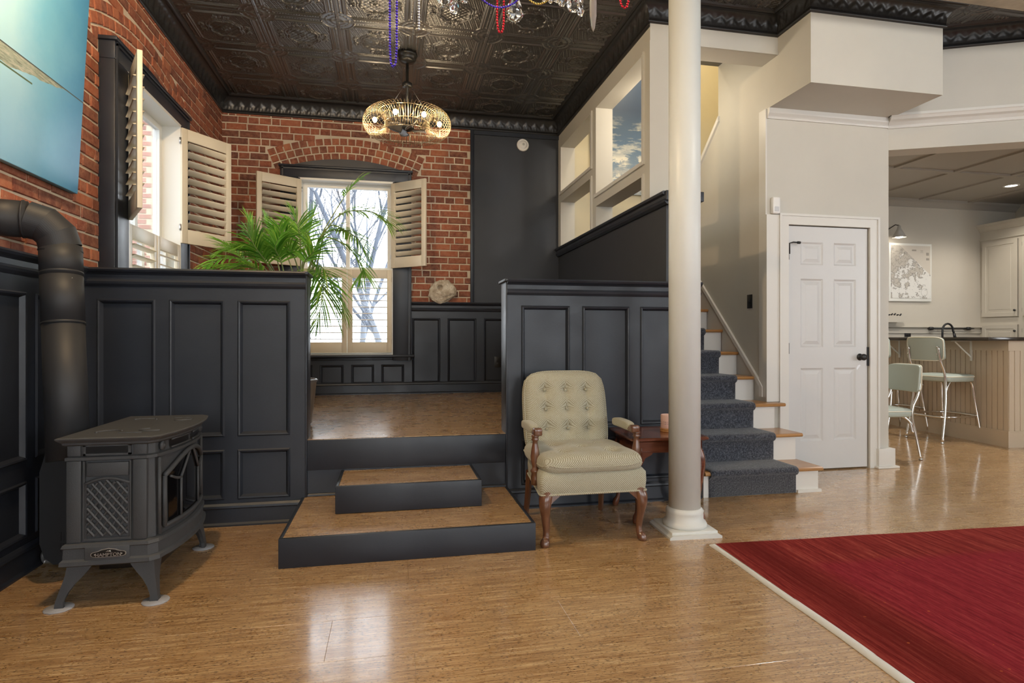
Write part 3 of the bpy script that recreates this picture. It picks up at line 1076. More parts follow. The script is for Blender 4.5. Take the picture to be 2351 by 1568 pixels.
# six panel door
door = struct(MB().box(DX0, DX1, WY + 0.018, WY + 0.050, 0.012, DZ).build('door_1', M['door']), 'white six panel closet door with a black knob')
stile = 0.112
midx = (DX0 + DX1) / 2
pw = [(DX0 + stile, midx - 0.052), (midx + 0.052, DX1 - stile)]
pz = [(0.245, 0.855), (1.03, 1.60), (1.715, 1.905)]
fx = [DX0, pw[0][0], pw[0][1], pw[1][0], pw[1][1], DX1]
fz = [0.012, pz[0][0], pz[0][1], pz[1][0], pz[1][1], pz[2][0], pz[2][1], DZ]
mb = MB()
for q in (0, 2, 4): mb.box(fx[q], fx[q + 1], WY + 0.004, WY + 0.02, 0.012, DZ)
for q in (0, 2, 4, 6):
    for a, b in pw: mb.box(a, b, WY + 0.004, WY + 0.02, fz[q], fz[q + 1])
mb.build('door_frame', M['door'], door)
for a, b in pw:
    for c, d in pz:
        mb = MB()
        rings = [(0.0, 0.004), (0.010, 0.012), (0.016, 0.015), (0.024, 0.015), (0.052, 0.007)]
        v, f = [], []
        for o_, yy in rings: v += [(a + o_, WY + yy, c + o_), (b - o_, WY + yy, c + o_), (b - o_, WY + yy, d - o_), (a + o_, WY + yy, d - o_)]
        for q in range(len(rings) - 1):
            for i in range(4): f.append((q * 4 + i, q * 4 + (i + 1) % 4, q * 4 + 4 + (i + 1) % 4, q * 4 + 4 + i))
        f.append(tuple(range(len(v) - 4, len(v))))
        mb.add(v, f).build('panel', M['door'], door)
kb = MB().lathe([(0.0, -.062), (.020, -.060), (.028, -.048), (.027, -.036), (.016, -.026), (.009, -.018), (.010, -.008), (.028, -.005), (.030, 0.0)], 24)
knob = kb.build('knob', M['black'], door, (3.905, WY + 0.003, 0.945), (-PI / 2, 0, 0))
MB().box(DX1 - .004, DX1 + .02, WY - .004, WY + .004, 0.87, 1.03).build('strike_plate', M['black'], door)
for hz in (0.25, 1.02, 1.80):
    MB().tube([(DX0 - .004, WY - .002, hz - .045), (DX0 - .004, WY - .002, hz + .045)], .007, 8).build('hinge', M['black'], door)
MB().tube([(DX0 - .002, WY - .012, 1.80), (DX0 - .002, WY - .012, 1.888), (DX0 + .02, WY - .03, 1.895), (DX0 + .07, WY - .035, 1.892)], .006, 8).tube([(DX0 + .055, WY - .035, 1.892), (DX0 + .08, WY - .035, 1.892)], .011, 8).build('door_stop', M['black'], door)
chip = MB().add([(3.876, WY + .0032, .835), (3.892, WY + .0032, .85), (3.912, WY + .0032, .872), (3.905, WY + .0032, .882), (3.884, WY + .0032, .872), (3.872, WY + .0032, .85)], [(0, 1, 2, 3, 4, 5)])
chip.build('paint_chip', plain('primer_chip', (0.85, 0.88, 0.92), 0.5), door)

# kitchen header wall, running towards the viewer at an angle
kh = MB()
def KP(s, off, z): 
    p = K0 + kd * s + kn * off
    return (p[0], p[1], z)
def kbox(mb, s0, s1, o0, o1, z0, z1):
    v = [KP(s0, o0, z0), KP(s1, o0, z0), KP(s1, o1, z0), KP(s0, o1, z0), KP(s0, o0, z1), KP(s1, o0, z1), KP(s1, o1, z1), KP(s0, o1, z1)]
    mb.add(v, [(0, 1, 2, 3), (7, 6, 5, 4), (0, 4, 5, 1), (1, 5, 6, 2), (2, 6, 7, 3), (3, 7, 4, 0)])
    return mb
kbox(kh, -0.02, 4.4, 0.0, -0.2, 2.719, CEIL)
kbox(kh, -0.02, 4.4, 0.09, 0.0, 2.985, CEIL)
kbox(kh, 3.3, 4.4, 0.0, -0.2, 0.0, 2.719)
wall_k = struct(kh.build('wall_kitchen_header', M['cream']), 'cream header wall above the kitchen opening')
p0, p1 = KP(-0.01, 0, 0), KP(4.3, 0, 0)
MB().sweep([(0, 2.90), (.014, 2.90), (.020, 2.912), (.018, 2.922), (.045, 2.945), (.075, 2.955), (.090, 2.975), (.098, 2.98), (.098, 3.0), (0, 3.0)], p0, p1, tuple(kn)).build('crown_strip', M['white'], wall_k)

# ---- remaining shell (behind the viewer, kitchen)
sh = MB()
sh.box(-2.1, -0.95, -3.2, -3.0, 0, CEIL).box(0.35, 1.95, -3.2, -3.0, 0, CEIL).box(3.25, 4.85, -3.2, -3.0, 0, CEIL).box(6.15, 8.3, -3.2, -3.0, 0, CEIL)
for wx in (-0.3, 2.6, 5.5):
    sh.box(wx - .65, wx + .65, -3.2, -3.0, 0, 0.9).box(wx - .65, wx + .65, -3.2, -3.0, 3.0, CEIL)
struct(sh.build('wall_rear', M['cream']), 'cream rear wall with three tall windows behind the viewer')
struct(MB().box(8.2, 8.4, -3.2, 2.6, 0, CEIL).build('wall_right', M['cream']), 'cream right wall beyond the edge of the view')
struct(MB().box(4.08, 8.9, 6.90, 7.06, 0, CEIL).box(8.75, 8.9, 2.4, 6.9, 0, CEIL).build('wall_kitchen', M['greige']), 'greige far wall of the kitchen')
kc = struct(MB().prism([(4.08, 4.47), (4.19, 4.47), (4.19, 4.27), (8.2, 2.43), (8.9, 2.43), (8.9, 7.0), (4.08, 7.0)], 'z', 3.0, 3.1).recalc().build('ceiling_kitchen', M['kceil']), 'taupe kitchen ceiling with a grid of battens')
for bx in (4.68, 5.48, 6.28, 7.07, 7.87): MB().box(bx - .035, bx + .035, 4.36 - (bx - 4.188) * .459 + .15, 6.88, 2.982, 3.002).build('batten', M['kceil'], kc)
for by in (4.53, 5.63): MB().box(4.2, 8.7, by - .035, by + .035, 2.980, 3.002).build('batten', M['kceil'], kc)
MB().sweep([(0, 2.90), (.015, 2.90), (.02, 2.915), (.06, 2.96), (.08, 2.97), (.08, 3.0), (0, 3.0)], (4.1, 6.9, 0), (8.75, 6.9, 0), (0, -1, 0)).build('crown_strip', M['kceil'], kc)

# ---- cast iron column with square base
colm = empty('column', (1.655, 3.155, 0))
struct(colm, 'slender off-white cast iron column in front of the stairs')
MB().lathe([(.089, .10), (.089, CEIL)], 40).build('shaft', M['column'], colm)
MB().lathe([(.122, .035), (.124, .05), (.118, .062), (.104, .072), (.104, .112), (.106, .122), (.098, .134), (.089, .140)], 40).build('base_ring', M['column'], colm)
MB().prism([(-.152, 0), (.152, 0), (.152, .012), (.135, .022), (-.135, .022), (-.152, .012)], 'y', -.152, .152).box(-.135, .135, -.135, .135, .0, .036, .004).build('plinth', M['column'], colm, None, (0, 0, math.radians(-3)))

# ================================================================ WINDOWS WITH PLANTATION SHUTTERS
SHW = 0.468


def shutter_mesh(w, h):
    mb = MB()
    t = 0.014
    st = 0.052
    mb.box(0, st, -t, t, 0, h, 0.003).box(w - st, w, -t, t, 0, h, 0.003)
    mb.box(st, w - st, -t, t, 0, 0.115, 0.003).box(st, w - st, -t, t, h - 0.095, h, 0.003)
    return mb.mesh('shutter')


def louver_mesh(L):
    c, t, n = 0.032, 0.0052, 10
    prof = [(c * math.cos(2 * PI * k / n), t * math.sin(2 * PI * k / n)) for k in range(n)]
    v = [(0, a, b) for a, b in prof] + [(L, a, b) for a, b in prof]
    f = [tuple(range(n)), tuple(range(2 * n - 1, n - 1, -1))] + [(i, (i + 1) % n, n + (i + 1) % n, n + i) for i in range(n)]
    return MB().add(v, f, True).mesh('louver')


sh_up = shutter_mesh(SHW, 0.925)
sh_lo = shutter_mesh(SHW, 0.905)
lv_me = louver_mesh(SHW - 0.104)
for me in (sh_up, sh_lo, lv_me): me.materials.append(M['shutter'])


def add_shutter(win, x, y, z, phi, upper, tilt, flip):
    me = sh_up if upper else sh_lo
    s = new_obj('shutter', me, None, win)
    s.location = (x, y, z)
    s.rotation_euler = (0, 0, phi)
    h = 0.925 if upper else 0.905
    n = 10
    for i in range(n):
        lv = new_obj('louver', lv_me, None, s)
        lv.location = (0.052, 0, 0.115 + 0.0355 + i * (h - 0.21 - 0.071) / (n - 1))
        lv.rotation_euler = (tilt, 0, 0)
    for hz in (0.1, h - 0.13):
        MB().tube([(-0.006, 0, hz), (-0.006, 0, hz + 0.05)], 0.007, 8).build('hinge', M['steel'], s)
    return s


def window(name, loc, rz, phis, tilts, label):
    w = empty(name, loc, rz)
    struct(w, label)
    d = M['dark']
    # charcoal casing
    for s in (-1, 1):
        MB().box(s * 0.482, s * 0.685, -0.093, 0.0, 0.86, 2.815, 0.004).box(s * 0.652, s * 0.668, -0.103, -0.09, 0.86, 2.93).build('casing_leg', d, w)
    MB().box(-0.685, 0.685, -0.093, 0.0, 2.815, 2.945, 0.004).box(-0.70, 0.70, -0.110, 0.0, 2.925, 2.948, 0.004).box(-0.668, 0.668, -0.103, -0.09, 2.90, 2.915).build('casing_head', d, w)
    zc = AR_Z - AR_I
    arc = [((AR_I + .006) * math.sin(a), zc + (AR_I + .006) * math.cos(a)) for a in np.linspace(-0.345, 0.345, 21)]
    MB().prism([(-0.66, 2.93)] + arc + [(0.66, 2.93)], 'y', -0.03, 0.02).recalc().build('arch_infill', d, w)
    MB().box(-0.72, 0.72, -0.135, 0.0, 0.895, 0.922, 0.006).box(-0.70, 0.70, -0.05, 0.0, 0.862, 0.895, 0.004).build('sill', d, w)
    # white jamb liner and shutter frame
    j = MB()
    for s in (-1, 1): j.box(s * 0.475, s * 0.50, -0.092, 0.11, 0.92, 2.83)
    j.box(-0.475, 0.475, -0.092, 0.11, 2.795, 2.83).box(-0.475, 0.475, -0.06, 0.11, 0.915, 0.94)
    j.build('jamb', M['sash'], w)
    # sashes
    for nm, y0, z0, z1 in (('upper_sash', 0.045, 1.83, 2.80), ('lower_sash', 0.0, 0.94, 1.88)):
        q = MB()
        for s in (-1, 1): q.box(s * 0.425, s * 0.475, y0, y0 + 0.04, z0, z1)
        q.box(-0.425, 0.425, y0, y0 + 0.04, z0, z0 + 0.055).box(-0.425, 0.425, y0, y0 + 0.04, z1 - 0.05, z1)
        q.box(-0.022, 0.022, y0 + 0.004, y0 + 0.036, z0 + 0.055, z1 - 0.05)
        so = q.build(nm, M['sash'], w)
        for a, b in ((-0.425, -0.022), (0.022, 0.425)):
            MB().box(a, b, y0 + 0.017, y0 + 0.022, z0 + 0.055, z1 - 0.05).build('pane', M['glass'], so)
    # shutters: two folded back above, two closed below
    add_shutter(w, -0.472, -0.095, 1.868, phis[0], True, tilts[0], 1)
    add_shutter(w, 0.472, -0.095, 1.868, phis[1], True, tilts[1], -1)
    add_shutter(w, -0.472, -0.075, 0.945, 0.0, False, tilts[2], 1)
    add_shutter(w, 0.472, -0.075, 0.945, PI, False, tilts[2], 1)
    return w


R_ = math.radians
window('window_1', (-0.465, YB, 0), 0, (R_(-147.8), R_(-40.7)), (R_(40), R_(-40), 0.0), 'arched window with ivory plantation shutters in the brick end wall')
window('window_2', (XL, 4.725, 0), PI / 2, (R_(-153), R_(-36)), (R_(14), R_(-40), R_(-12)), 'arched window with ivory plantation shutters in the long brick side wall')

# ================================================================ OUTSIDE
struct(MB().box(-40, 40, 7.1, 60, -0.7, -0.6).box(-40, -2.1, -10, 7.1, -0.7, -0.6).build('ground_outside', M['snow']), 'pale winter ground outside the windows')
bwall = empty('brick_building', (-3.35, 9.5, -0.6))
core = MB().box(-5, 0, 0, 2.5, 0, 7.5).build('wall', M['mortar'], bwall)
pb = NT('pale_pink_brick')
r = pb.n('ObjectInfo').outputs['Random']
pb.set(color=pb.ramp(r, [(0, (0.30, 0.13, 0.10)), (0.5, (0.40, 0.19, 0.15)), (1, (0.34, 0.15, 0.13))]), rough=0.9)
pbm = []
for b in BV[:3]:
    me = b.mesh('brick'); me.materials.append(pb.m); pbm.append(me)
n = 0
for c in range(52):
    z = 1.5 + c * COURSE
    for i in range(5):
        x = -0.12 - i * 0.2125 - (0.106 if c % 2 else 0)
        o = new_obj('brick', pbm[n % 3], None, core)
        o.location = (x, 0, z)
        n += 1
MB().box(0.0, 0.14, -0.02, 0.2, 0, 7.5).build('corner_board', M['sash'], bwall)
tag(bwall, 'neighbouring red brick building seen through the side window', 'building')


def bare_tree(x, y, h, seed, lean, label):
    r = random.Random(seed)
    mb = MB()

    def grow(p, d, L, rad, lev):
        n = 5
        pts, rs = [tuple(p)], [rad]
        q, dd = Vector(p), Vector(d).normalized()
        for i in range(n):
            dd = (dd + Vector((r.uniform(-.16, .16), r.uniform(-.16, .16), r.uniform(-.05, .12)))).normalized()
            q = q + dd * (L / n)
            pts.append(tuple(q))
            rs.append(rad * (1 - 0.5 * (i + 1) / n))
            if lev < 4 and i >= (1 if lev else 1):
                for _ in range(2 if lev < 3 else 1):
                    if r.random() < 0.8:
                        a = r.uniform(0, 2 * PI)
                        o = Vector((math.cos(a), math.sin(a), r.uniform(0.1, 0.9)))
                        grow(q, (dd * 0.7 + o * 0.75), L * r.uniform(.42, .62), rs[-1] * 0.55, lev + 1)
        mb.tube(pts, rs, 5 if lev < 2 else 3, cap=False)
    grow((0, 0, 0), (lean, 0, 1), h, 0.075, 0)
    o = mb.build('bare_tree', M['bark'], None, (x, y, -0.62))
    tag(o, label, 'tree', 'leafless trees outside the end window')


for q, (x, y, h, ln, lab) in enumerate([
        (-1.9, 11.5, 5.0, .12, 'leafless tree leaning in from the left outside the end window'),
        (-0.55, 13.0, 5.5, -.1, 'leafless tree behind the centre bar of the end window'),
        (0.25, 11.0, 4.6, -.2, 'thick low forked leafless tree at the right of the end window'),
        (-1.2, 19.5, 7, .05, 'distant slim leafless tree beyond the left panes of the end window'),
        (0.9, 18.0, 7, -.1, 'distant tall leafless tree beyond the right panes of the end window')]):
    bare_tree(x, y, h, 100 + q, ln, lab)

# ================================================================ STAIRS
st = empty('staircase', (2.12, 3.77, 0))
tag(st, 'straight staircase with oak treads and white risers', 'staircase')
RUN, NST = 0.255, 8
zt = lambda i: 0.18 + 0.201 * (i - 1)
xr_end = {1: 3.045, 2: 3.075, 3: 3.115}
for i in range(1, NST + 1):
    y0 = 3.77 + RUN * (i - 1)
    z1 = zt(i)
    z0 = 0 if i == 1 else zt(i - 1)
    xe = xr_end.get(i, XS - 0.004)
    xb = min(xe - 0.02, XS + 0.012) if i <= 3 else XS - 0.004
    MB().box(0, xb - 2.12, y0 - 3.77, y0 - 3.77 + 0.27 if i < 4 else y0 - 3.77 + 0.02, z0, z1 - 0.028).build('riser', M['white'], st)
    yb = y0 + RUN + 0.012 if i < NST else 6.69
    tr = MB()
    pr = [(y0 - 3.77 - 0.030, z1 - 0.014), (y0 - 3.77 - 0.026, z1 - 0.004), (y0 - 3.77 - 0.016, z1), (yb - 3.77, z1), (yb - 3.77, z1 - 0.028), (y0 - 3.77 - 0.016, z1 - 0.028), (y0 - 3.77 - 0.026, z1 - 0.024)]
    tr.prism(pr, 'x', 0, xe - 2.12).recalc()
    tr.build('tread', M['oak'], st)
MB().box(0.728, 0.72 + .20, -0.018, 0.0, 0, 0.02).build('shoe_molding', M['white'], st)
# carpet runner: follows risers and treads with a rounded nosing
path = []
for i in range(1, NST + 1):
    y0 = 3.77 + RUN * (i - 1)
    z1 = zt(i)
    zb = 0.004 if i == 1 else zt(i - 1) + 0.010
    path += [(y0 - 0.012, zb), (y0 - 0.012, z1 - 0.045), (y0 - 0.030, z1 - 0.036), (y0 - 0.042, z1 - 0.022), (y0 - 0.044, z1 - 0.008), (y0 - 0.036, z1 + 0.006), (y0 - 0.020, z1 + 0.013)]
    if i < NST: path += [(y0 + RUN - 0.022, z1 + 0.012)]
    else: path += [(6.6, z1 + 0.012)]
PT = []
xs = [2.158, 2.162, 2.17] + list(np.linspace(2.2, 2.80, 9)) + [2.830, 2.838, 2.842]
for x in xs:
    edge = 0.010 if x in (2.158, 2.842) else (0.004 if x in (2.162, 2.838) else 0.0)
    PT.append([(x, y + edge, z - edge) for y, z in path])
o = MB().grid(np.array(PT)).build('stair_runner', M['carpet'])
sol = o.modifiers.new('thick', 'SOLIDIFY'); sol.thickness = 0.010; sol.offset = -1
tag(o, 'charcoal blue carpet runner laid down the oak stairs', 'carpet runner')

# ================================================================ GAS STOVE
SX, SY = -1.13, 3.08                    # footprint centre
stove = empty('gas_stove', (SX, SY, 0))
stove.scale = (1, 1, 0.982)
tag(stove, 'dark grey cast iron gas stove on short splayed legs', 'stove')
ci = M['castiron']
# local x: front is +x, local y along the length; body half sizes
hx0, hx1, hy = -0.173, 0.150, 0.325
BULGE = 0.045


def plan(x0, x1, y, bul, n=9, ch=0.03):
    """plan outline with canted front corners and a bowed front"""
    pts = [(x0, -y), (x1 - ch, -y)]
    for k in range(n):
        t = -1 + 2 * k / (n - 1)
        pts.append((x1 + bul * (1 - t * t), t * (y - ch)))
    pts += [(x1 - ch, y), (x0, y)]
    return pts


def loft(mb, layers, mi=0, cap=True, smooth=False):
    n = len(layers[0][0])
    v = []
    for pl, z in layers: v += [(p[0], p[1], z) for p in pl]
    f = []
    for q in range(len(layers) - 1):
        for i in range(n):
            f.append((q * n + i, q * n + (i + 1) % n, (q + 1) * n + (i + 1) % n, (q + 1) * n + i))
    if cap:
        f.append(tuple(range(n - 1, -1, -1)))
        f.append(tuple(range((len(layers) - 1) * n, len(layers) * n)))
    return mb.add(v, f, smooth, mi)


gro = lambda d: plan(hx0 - d, hx1 + d, hy + d, BULGE)
# base plinth with stepped mouldings
mb = MB()
loft(mb, [(gro(.008), .172), (gro(.022), .180), (gro(.020), .196), (gro(.012), .204), (gro(.010), .246), (gro(.017), .252), (gro(.012), .264), (gro(.0), .270)])
mb.build('plinth', ci, stove)
# body
mb = MB()
loft(mb, [(gro(-.004), .265), (gro(-.010), .615)])
mb.build('body', ci, stove)
# upper frieze with ledge
mb = MB()
loft(mb, [(gro(-.004), .612), (gro(.006), .615), (gro(.006), .627), (gro(-.006), .631), (gro(-.006), .678), (gro(.004), .680)])
mb.build('frieze', ci, stove)
# top plate with moulded edge
mb = MB()
loft(mb, [(gro(.004), .676), (gro(.012), .682), (gro(.014), .690), (gro(.022), .696), (gro(.030), .704), (gro(.032), .709), (gro(.026), .713)])
tp = mb.build('top_plate', ci, stove)
# raised scroll trivets on the top
for (cx, cy, a0) in ((-.07, -.20, 0.3), (.09, -.17, 2.0), (-.07, .20, -0.3), (.10, .17, -2.0)):
    pts = [(cx + .05 * math.cos(a0 + t), cy + .035 * math.sin(a0 + t), .7135) for t in np.linspace(0, 3.6, 14)]
    MB().tube(pts, .005, 6).build('scroll', ci, tp)
for (x0, x1, y0, y1) in ((-.02, .075, -.245, -.225), (-.12, -.04, .22, .24), (.05, .13, .22, .235)):
    MB().box(x0, x1, y0, y1, .710, .7165, .002).build('top_rib', ci, tp)
# ---- near side panel (facing -y)
YS_ = -hy
def side(mb_, name, mat=ci, parent=None):
    return mb_.build(name, mat, parent or stove)
# corner posts
for x0, x1 in ((hx0 - .002, hx0 + .052), (hx1 - .078, hx1 - .026)):
    side(MB().box(x0, x1, YS_ - .006, YS_ + .02, .270, .613, .004), 'corner_post')
# recessed field frame
fx0, fx1, fz0, fz1 = hx0 + .066, hx1 - .090, .275, .610
side(MB().box(fx0 - .006, fx0, YS_ - .004, YS_ + .02, fz0, fz1).box(fx1, fx1 + .006, YS_ - .004, YS_ + .02, fz0, fz1), 'side_bead')
# plain upper tablet
side(MB().box(fx0 + .004, fx1 - .004, YS_ - .001, YS_ + .02, .545, .603, .003), 'upper_tablet')
arch = [(fx0 + (fx1 - fx0) * t, .515 + .022 * math.sin(PI * t)) for t in np.linspace(0, 1, 13)]
side(MB().tube([(x, YS_ - .002, z) for x, z in arch], .006, 8), 'arch_bead')
side(MB().box(fx0 + .002, fx0 + .007, YS_ - .004, YS_, .285, .512).box(fx1 - .007, fx1 - .002, YS_ - .004, YS_, .285, .512).box(fx0, fx1, YS_ - .004, YS_, .278, .286), 'lattice_frame')
# diamond lattice: bars rising both ways, clipped to the arch
mb = MB()
w, zb = fx1 - fx0 - .016, .287
for s, rr in ((-1, .0062), (1, .0048)):
    for k in range(-9, 14):
        pts = []
        for t in np.linspace(0, 1, 24):
            x = fx0 + .008 + w * t
            z = zb + (k * .042) + s * (t * w) * 1.3 - (w * 1.3 if s > 0 else 0)
            lim = .508 + .022 * math.sin(PI * t)
            if zb <= z <= lim: pts.append((x, YS_ - .002, z))
        if len(pts) >= 3: mb.tube([pts[0], pts[-1]], rr, 6, smooth=False)
side(mb, 'lattice')
# frieze slot on the side
side(MB().box(hx0 + .07, hx1 - .095, YS_ - .0005, YS_ + .03, .644, .674), 'vent_slot', M['void'])
sl = MB()
sl.box(hx0 + .060, hx1 - .085, YS_ - .005, YS_ + .012, .672, .678).box(hx0 + .060, hx1 - .085, YS_ - .005, YS_ + .012, .634, .642).box(hx0 + .060, hx0 + .070, YS_ - .005, YS_ + .012, .634, .678).box(hx1 - .095, hx1 - .085, YS_ - .005, YS_ + .012, .634, .678)
side(sl, 'slot_frame')
side(MB().box(hx0, hx0 + .050, YS_ - .002, YS_ + .02, .632, .677, .003), 'frieze_block')
side(MB().box(hx1 - .076, hx1 - .026, YS_ - .002, YS_ + .02, .632, .677, .003), 'frieze_block')
# nameplate on the plinth
npx, npz = -0.012, .222
side(MB().box(hx0 + .07, hx1 - .085, YS_ - .018, YS_, .186, .255, .004), 'plate_field')
plate = MB()
oval = []
for t in np.linspace(0, 2 * PI, 33)[:-1]:
    c_, s_ = math.cos(t), math.sin(t)
    bump_ = .012 * math.exp(-(c_ / .28) ** 2) if s_ > 0 else 0
    oval.append((npx + .066 * math.copysign(abs(c_) ** .55, c_), npz + .0125 * math.copysign(abs(s_) ** .6, s_) + bump_))
plate.prism(oval, 'y', YS_ - .022, YS_ - .016).recalc()
pl = side(plate, 'nameplate', M['ribbon'])
inner = [(npx + (x - npx) * .955, npz + (z - npz) * .86) for x, z in oval]
MB().prism(inner, 'y', YS_ - .0232, YS_ - .0215).recalc().build('plate_ground', M['void'], pl)
fc = bpy.data.curves.new('lettering', 'FONT')
fc.body = 'HAMPTON'
fc.size = .020
fc.align_x = 'CENTER'
fc.extrude = .0008
fc.materials.append(M['ribbon'])
ft = bpy.data.objects.new('lettering_curve', fc)
COL.objects.link(ft)
fme = bpy.data.meshes.new_from_object(ft.evaluated_get(bpy.context.evaluated_depsgraph_get()))
bpy.data.objects.remove(ft)
fme.materials.clear()
fo = new_obj('lettering', fme, M['ribbon'])
fo.parent = pl
fo.location = (npx, YS_ - .0238, npz - .0085)
fo.rotation_euler = (PI / 2, 0, 0)
# little running hare emblem above the word
MB().tube([(npx - .008, YS_ - .0236, npz + .0105), (npx - .002, YS_ - .0236, npz + .0135), (npx + .005, YS_ - .0236, npz + .0125), (npx + .009, YS_ - .0236, npz + .016)], [.0014, .0026, .0024, .001], 6).tube([(npx + .005, YS_ - .0236, npz + .0125), (npx + .011, YS_ - .0236, npz + .0095)], .001, 5).build('emblem', M['ribbon'], pl)
for sx in (-.05, .05):
    MB().lathe([(0, .0), (.003, .0), (.002, .0015), (0, .002)], 10).build('screw', M['ribbon'], pl, (npx + sx, YS_ - .023, npz), (PI / 2, 0, 0))
# ---- bowed front with arched glass door
def FP(y, z, d=0.0):
    t = y / (hy - .03)
    return (hx1 + BULGE * (1 - t * t) + d, y, z)
def front_tube(ys, zs, r, name, parent=stove, mat=ci):
    return MB().tube([FP(y, z, .004) for y, z in zip(ys, zs)], r, 8).build(name, mat, parent)
ys = np.linspace(-.250, .250, 21)
top_arch = .520 + .080 * np.cos(ys / .250 * PI / 2)
fr = front_tube(list(ys), list(top_arch), .011, 'door_frame')
front_tube([-.250] * 2, [.300, .520], .010, 'door_stile')
front_tube([.250] * 2, [.300, .520], .010, 'door_stile')
front_tube(list(ys), [.300] * 21, .010, 'door_bottom_rail')
P = []
for y in np.linspace(-.212, .212, 15):
    tz = .520 + .080 * math.cos(y / .250 * PI / 2)
    P.append([FP(y, z, -.002) for z in np.linspace(.301, tz, 8)])
MB().grid(np.array(P)).build('fire_glass', plain('black_fire_glass', (0.004, 0.004, 0.005), 0.06), stove)
gp = ((-.250, .445), (-.125, .475))
for s in (-1, 1):
    front_tube([s * .12] * 2, [.303, .485], .006, 'tracery')
    front_tube(list(np.linspace(s * .12, s * .02, 8)), list(np.linspace(.485, .595, 8)), .006, 'tracery')
    front_tube(list(np.linspace(s * .21, s * .12, 6)), [.510, .503, .495, .489, .485, .485], .006, 'tracery')
for s in (-1, 1):
    front_tube([s * .283] * 2, [.275, .610], .008, 'front_pilaster')
# front frieze slots and rosettes
for y0, y1 in ((-.20, -.014), (.014, .20)):
    P = [[FP(y, z, -.0045) for z in (.642, .670)] for y in np.linspace(y0, y1, 8)]
    MB().grid(np.array(P)).build('vent_slot', M['void'], stove)
    yy = list(np.linspace(y0, y1, 8))
    front_tube(yy, [.673] * 8, .004, 'slot_bead')
    front_tube(yy, [.639] * 8, .004, 'slot_bead')
for y in (-.255, .255):
    c_ = FP(y, .656, -.006)
    MB().lathe([(.0, .016), (.006, .016), (.009, .010), (.018, .012), (.021, .006), (.021, 0)], 18).build('rosette', ci, stove, c_, (0, PI / 2, 0))
# ---- legs, cabriole brackets splayed at the corners
for sx, sy in ((-1, -1), (1, -1), (-1, 1), (1, 1)):
    bx = hx0 + .012 if sx < 0 else hx1 - .01
    by = sy * (hy - .01)
    fx = -.203 if sx < 0 else .158
    fy = sy * .325
    mb = MB()
    layers = []
    for z, k, a in ((.176, 0.0, .058), (.165, .04, .055), (.135, .16, .044), (.10, .40, .030), (.065, .68, .022), (.03, .93, .018), (.010, 1.0, .020), (.003, 1.0, .021)):
        cx, cy = bx + (fx - bx) * k - (0.0 if True else 0), by + (fy - by) * k
        ix = -sx
        # outer corner fixed, bracket grows inwards
        ox, oy = cx + sx * .012, cy + sy * .012
        layers.append(([(ox, oy), (ox - sx * a * 1.6, oy), (ox - sx * a * 1.6, oy - sy * .016), (ox - sx * .018, oy - sy * .018), (ox - sx * .016, oy - sy * a * 1.6), (ox, oy - sy * a * 1.6)], z))
    loft(mb, layers)
    mb.recalc().build('leg', ci, stove)
# ---- black convection box behind, burner tray beneath
mb = MB()
prb = [(-.465, .015), (-.505, .05), (-.525, .12), (-.525, .47), (-.50, .56), (-.44, .64), (-.16, .66), (-.15, .015)]
mb.prism(prb, 'y', .17, .33).recalc()
rb = mb.build('rear_box', M['steel_black'], stove)
for i in range(9):
    for k in range(2):
        MB().box(-.435 + i * .012, -.429 + i * .012, 0.1685, .171, .075 + k * .055, .120 + k * .055).build('louver_slot', M['void'], rb)
MB().box(-.13, .12, -.16, .24, .09, .18, .008).build('burner_tray', M['void'], stove)
# ---- felt pads under the legs
for nm, x, y, lab in (('floor_pad', SX - .203, SY - .325, 'grey felt disc under the stove leg nearest the wainscot'), ('floor_pad', SX + .158, SY - .325, 'grey felt disc under the front near stove leg'),
                      ('floor_pad', SX + .158, SY + .325, 'grey felt disc under the far front stove leg')):
    o = MB().lathe([(0, 0), (.052, 0), (.053, .002), (.051, .005), (0, .005)], 28).build(nm, M['felt'], None, (x, y, 0.0))
    tag(o, lab, 'felt pad', 'felt pads under the stove legs')
# ---- gas connection by the wainscot
g = empty('gas_valve', (-1.655, 3.27, 0.0))
MB().tube(bez((.0, .06, .0), (-.02, .05, .12), (-.02, .03, .01), (.02, .0, .025), 10), .010, 8).build('hose', plain('braided_hose', (.5, .5, .5), .4, .8, bump=.5, bscale=300), g)
MB().tube([(.02, 0, .025), (.09, -.005, .022)], .011, 6, smooth=False).tube([(.035, 0, .0255), (.055, -.0, .0245)], .016, 6, smooth=False).build('fitting', M['steel'], g)
tag(g, 'steel gas hose and fitting at the base of the wainscot', 'gas valve')

# ================================================================ STOVE PIPE
pipe = empty('stove_pipe', (-1.44, 3.05, 0.66))
tag(pipe, 'black steel stove pipe with an elbow into the brick wall', 'stove pipe')
sb = M['steel_black']
rp = 0.0835
L0 = Vector((0.0, 0.0, 0.0)); L1 = Vector((-.09, .13, .855))        # run leaning back to the wall
def along(t): return L0 + (L1 - L0) * t
MB().tube([along(-.12), along(.62)], rp, 40).build('lower_section', sb, pipe)
MB().tube([along(.60), along(.875)], rp + .0015, 40).build('upper_section', sb, pipe)
for t in (.60, .875):
    MB().tube([along(t - .006), along(t + .006)], [rp + .003, rp + .003], 40).build('seam_ring', sb, pipe)
EZ = .996                                                             # axis height of the horizontal run
HD = Vector((-.95, -.31, 0)).normalized()
def gore(t):       # quarter turn from up to HD
    a = t * PI / 2
    R = .125
    return Vector((L1.x, L1.y, EZ - R)) + HD * (R - R * math.cos(a)) + Vector((0, 0, R * math.sin(a)))
MB().tube([gore(k / 3) for k in range(4)], rp + .002, 64, cap=False, smooth=False).build('elbow', sb, pipe)
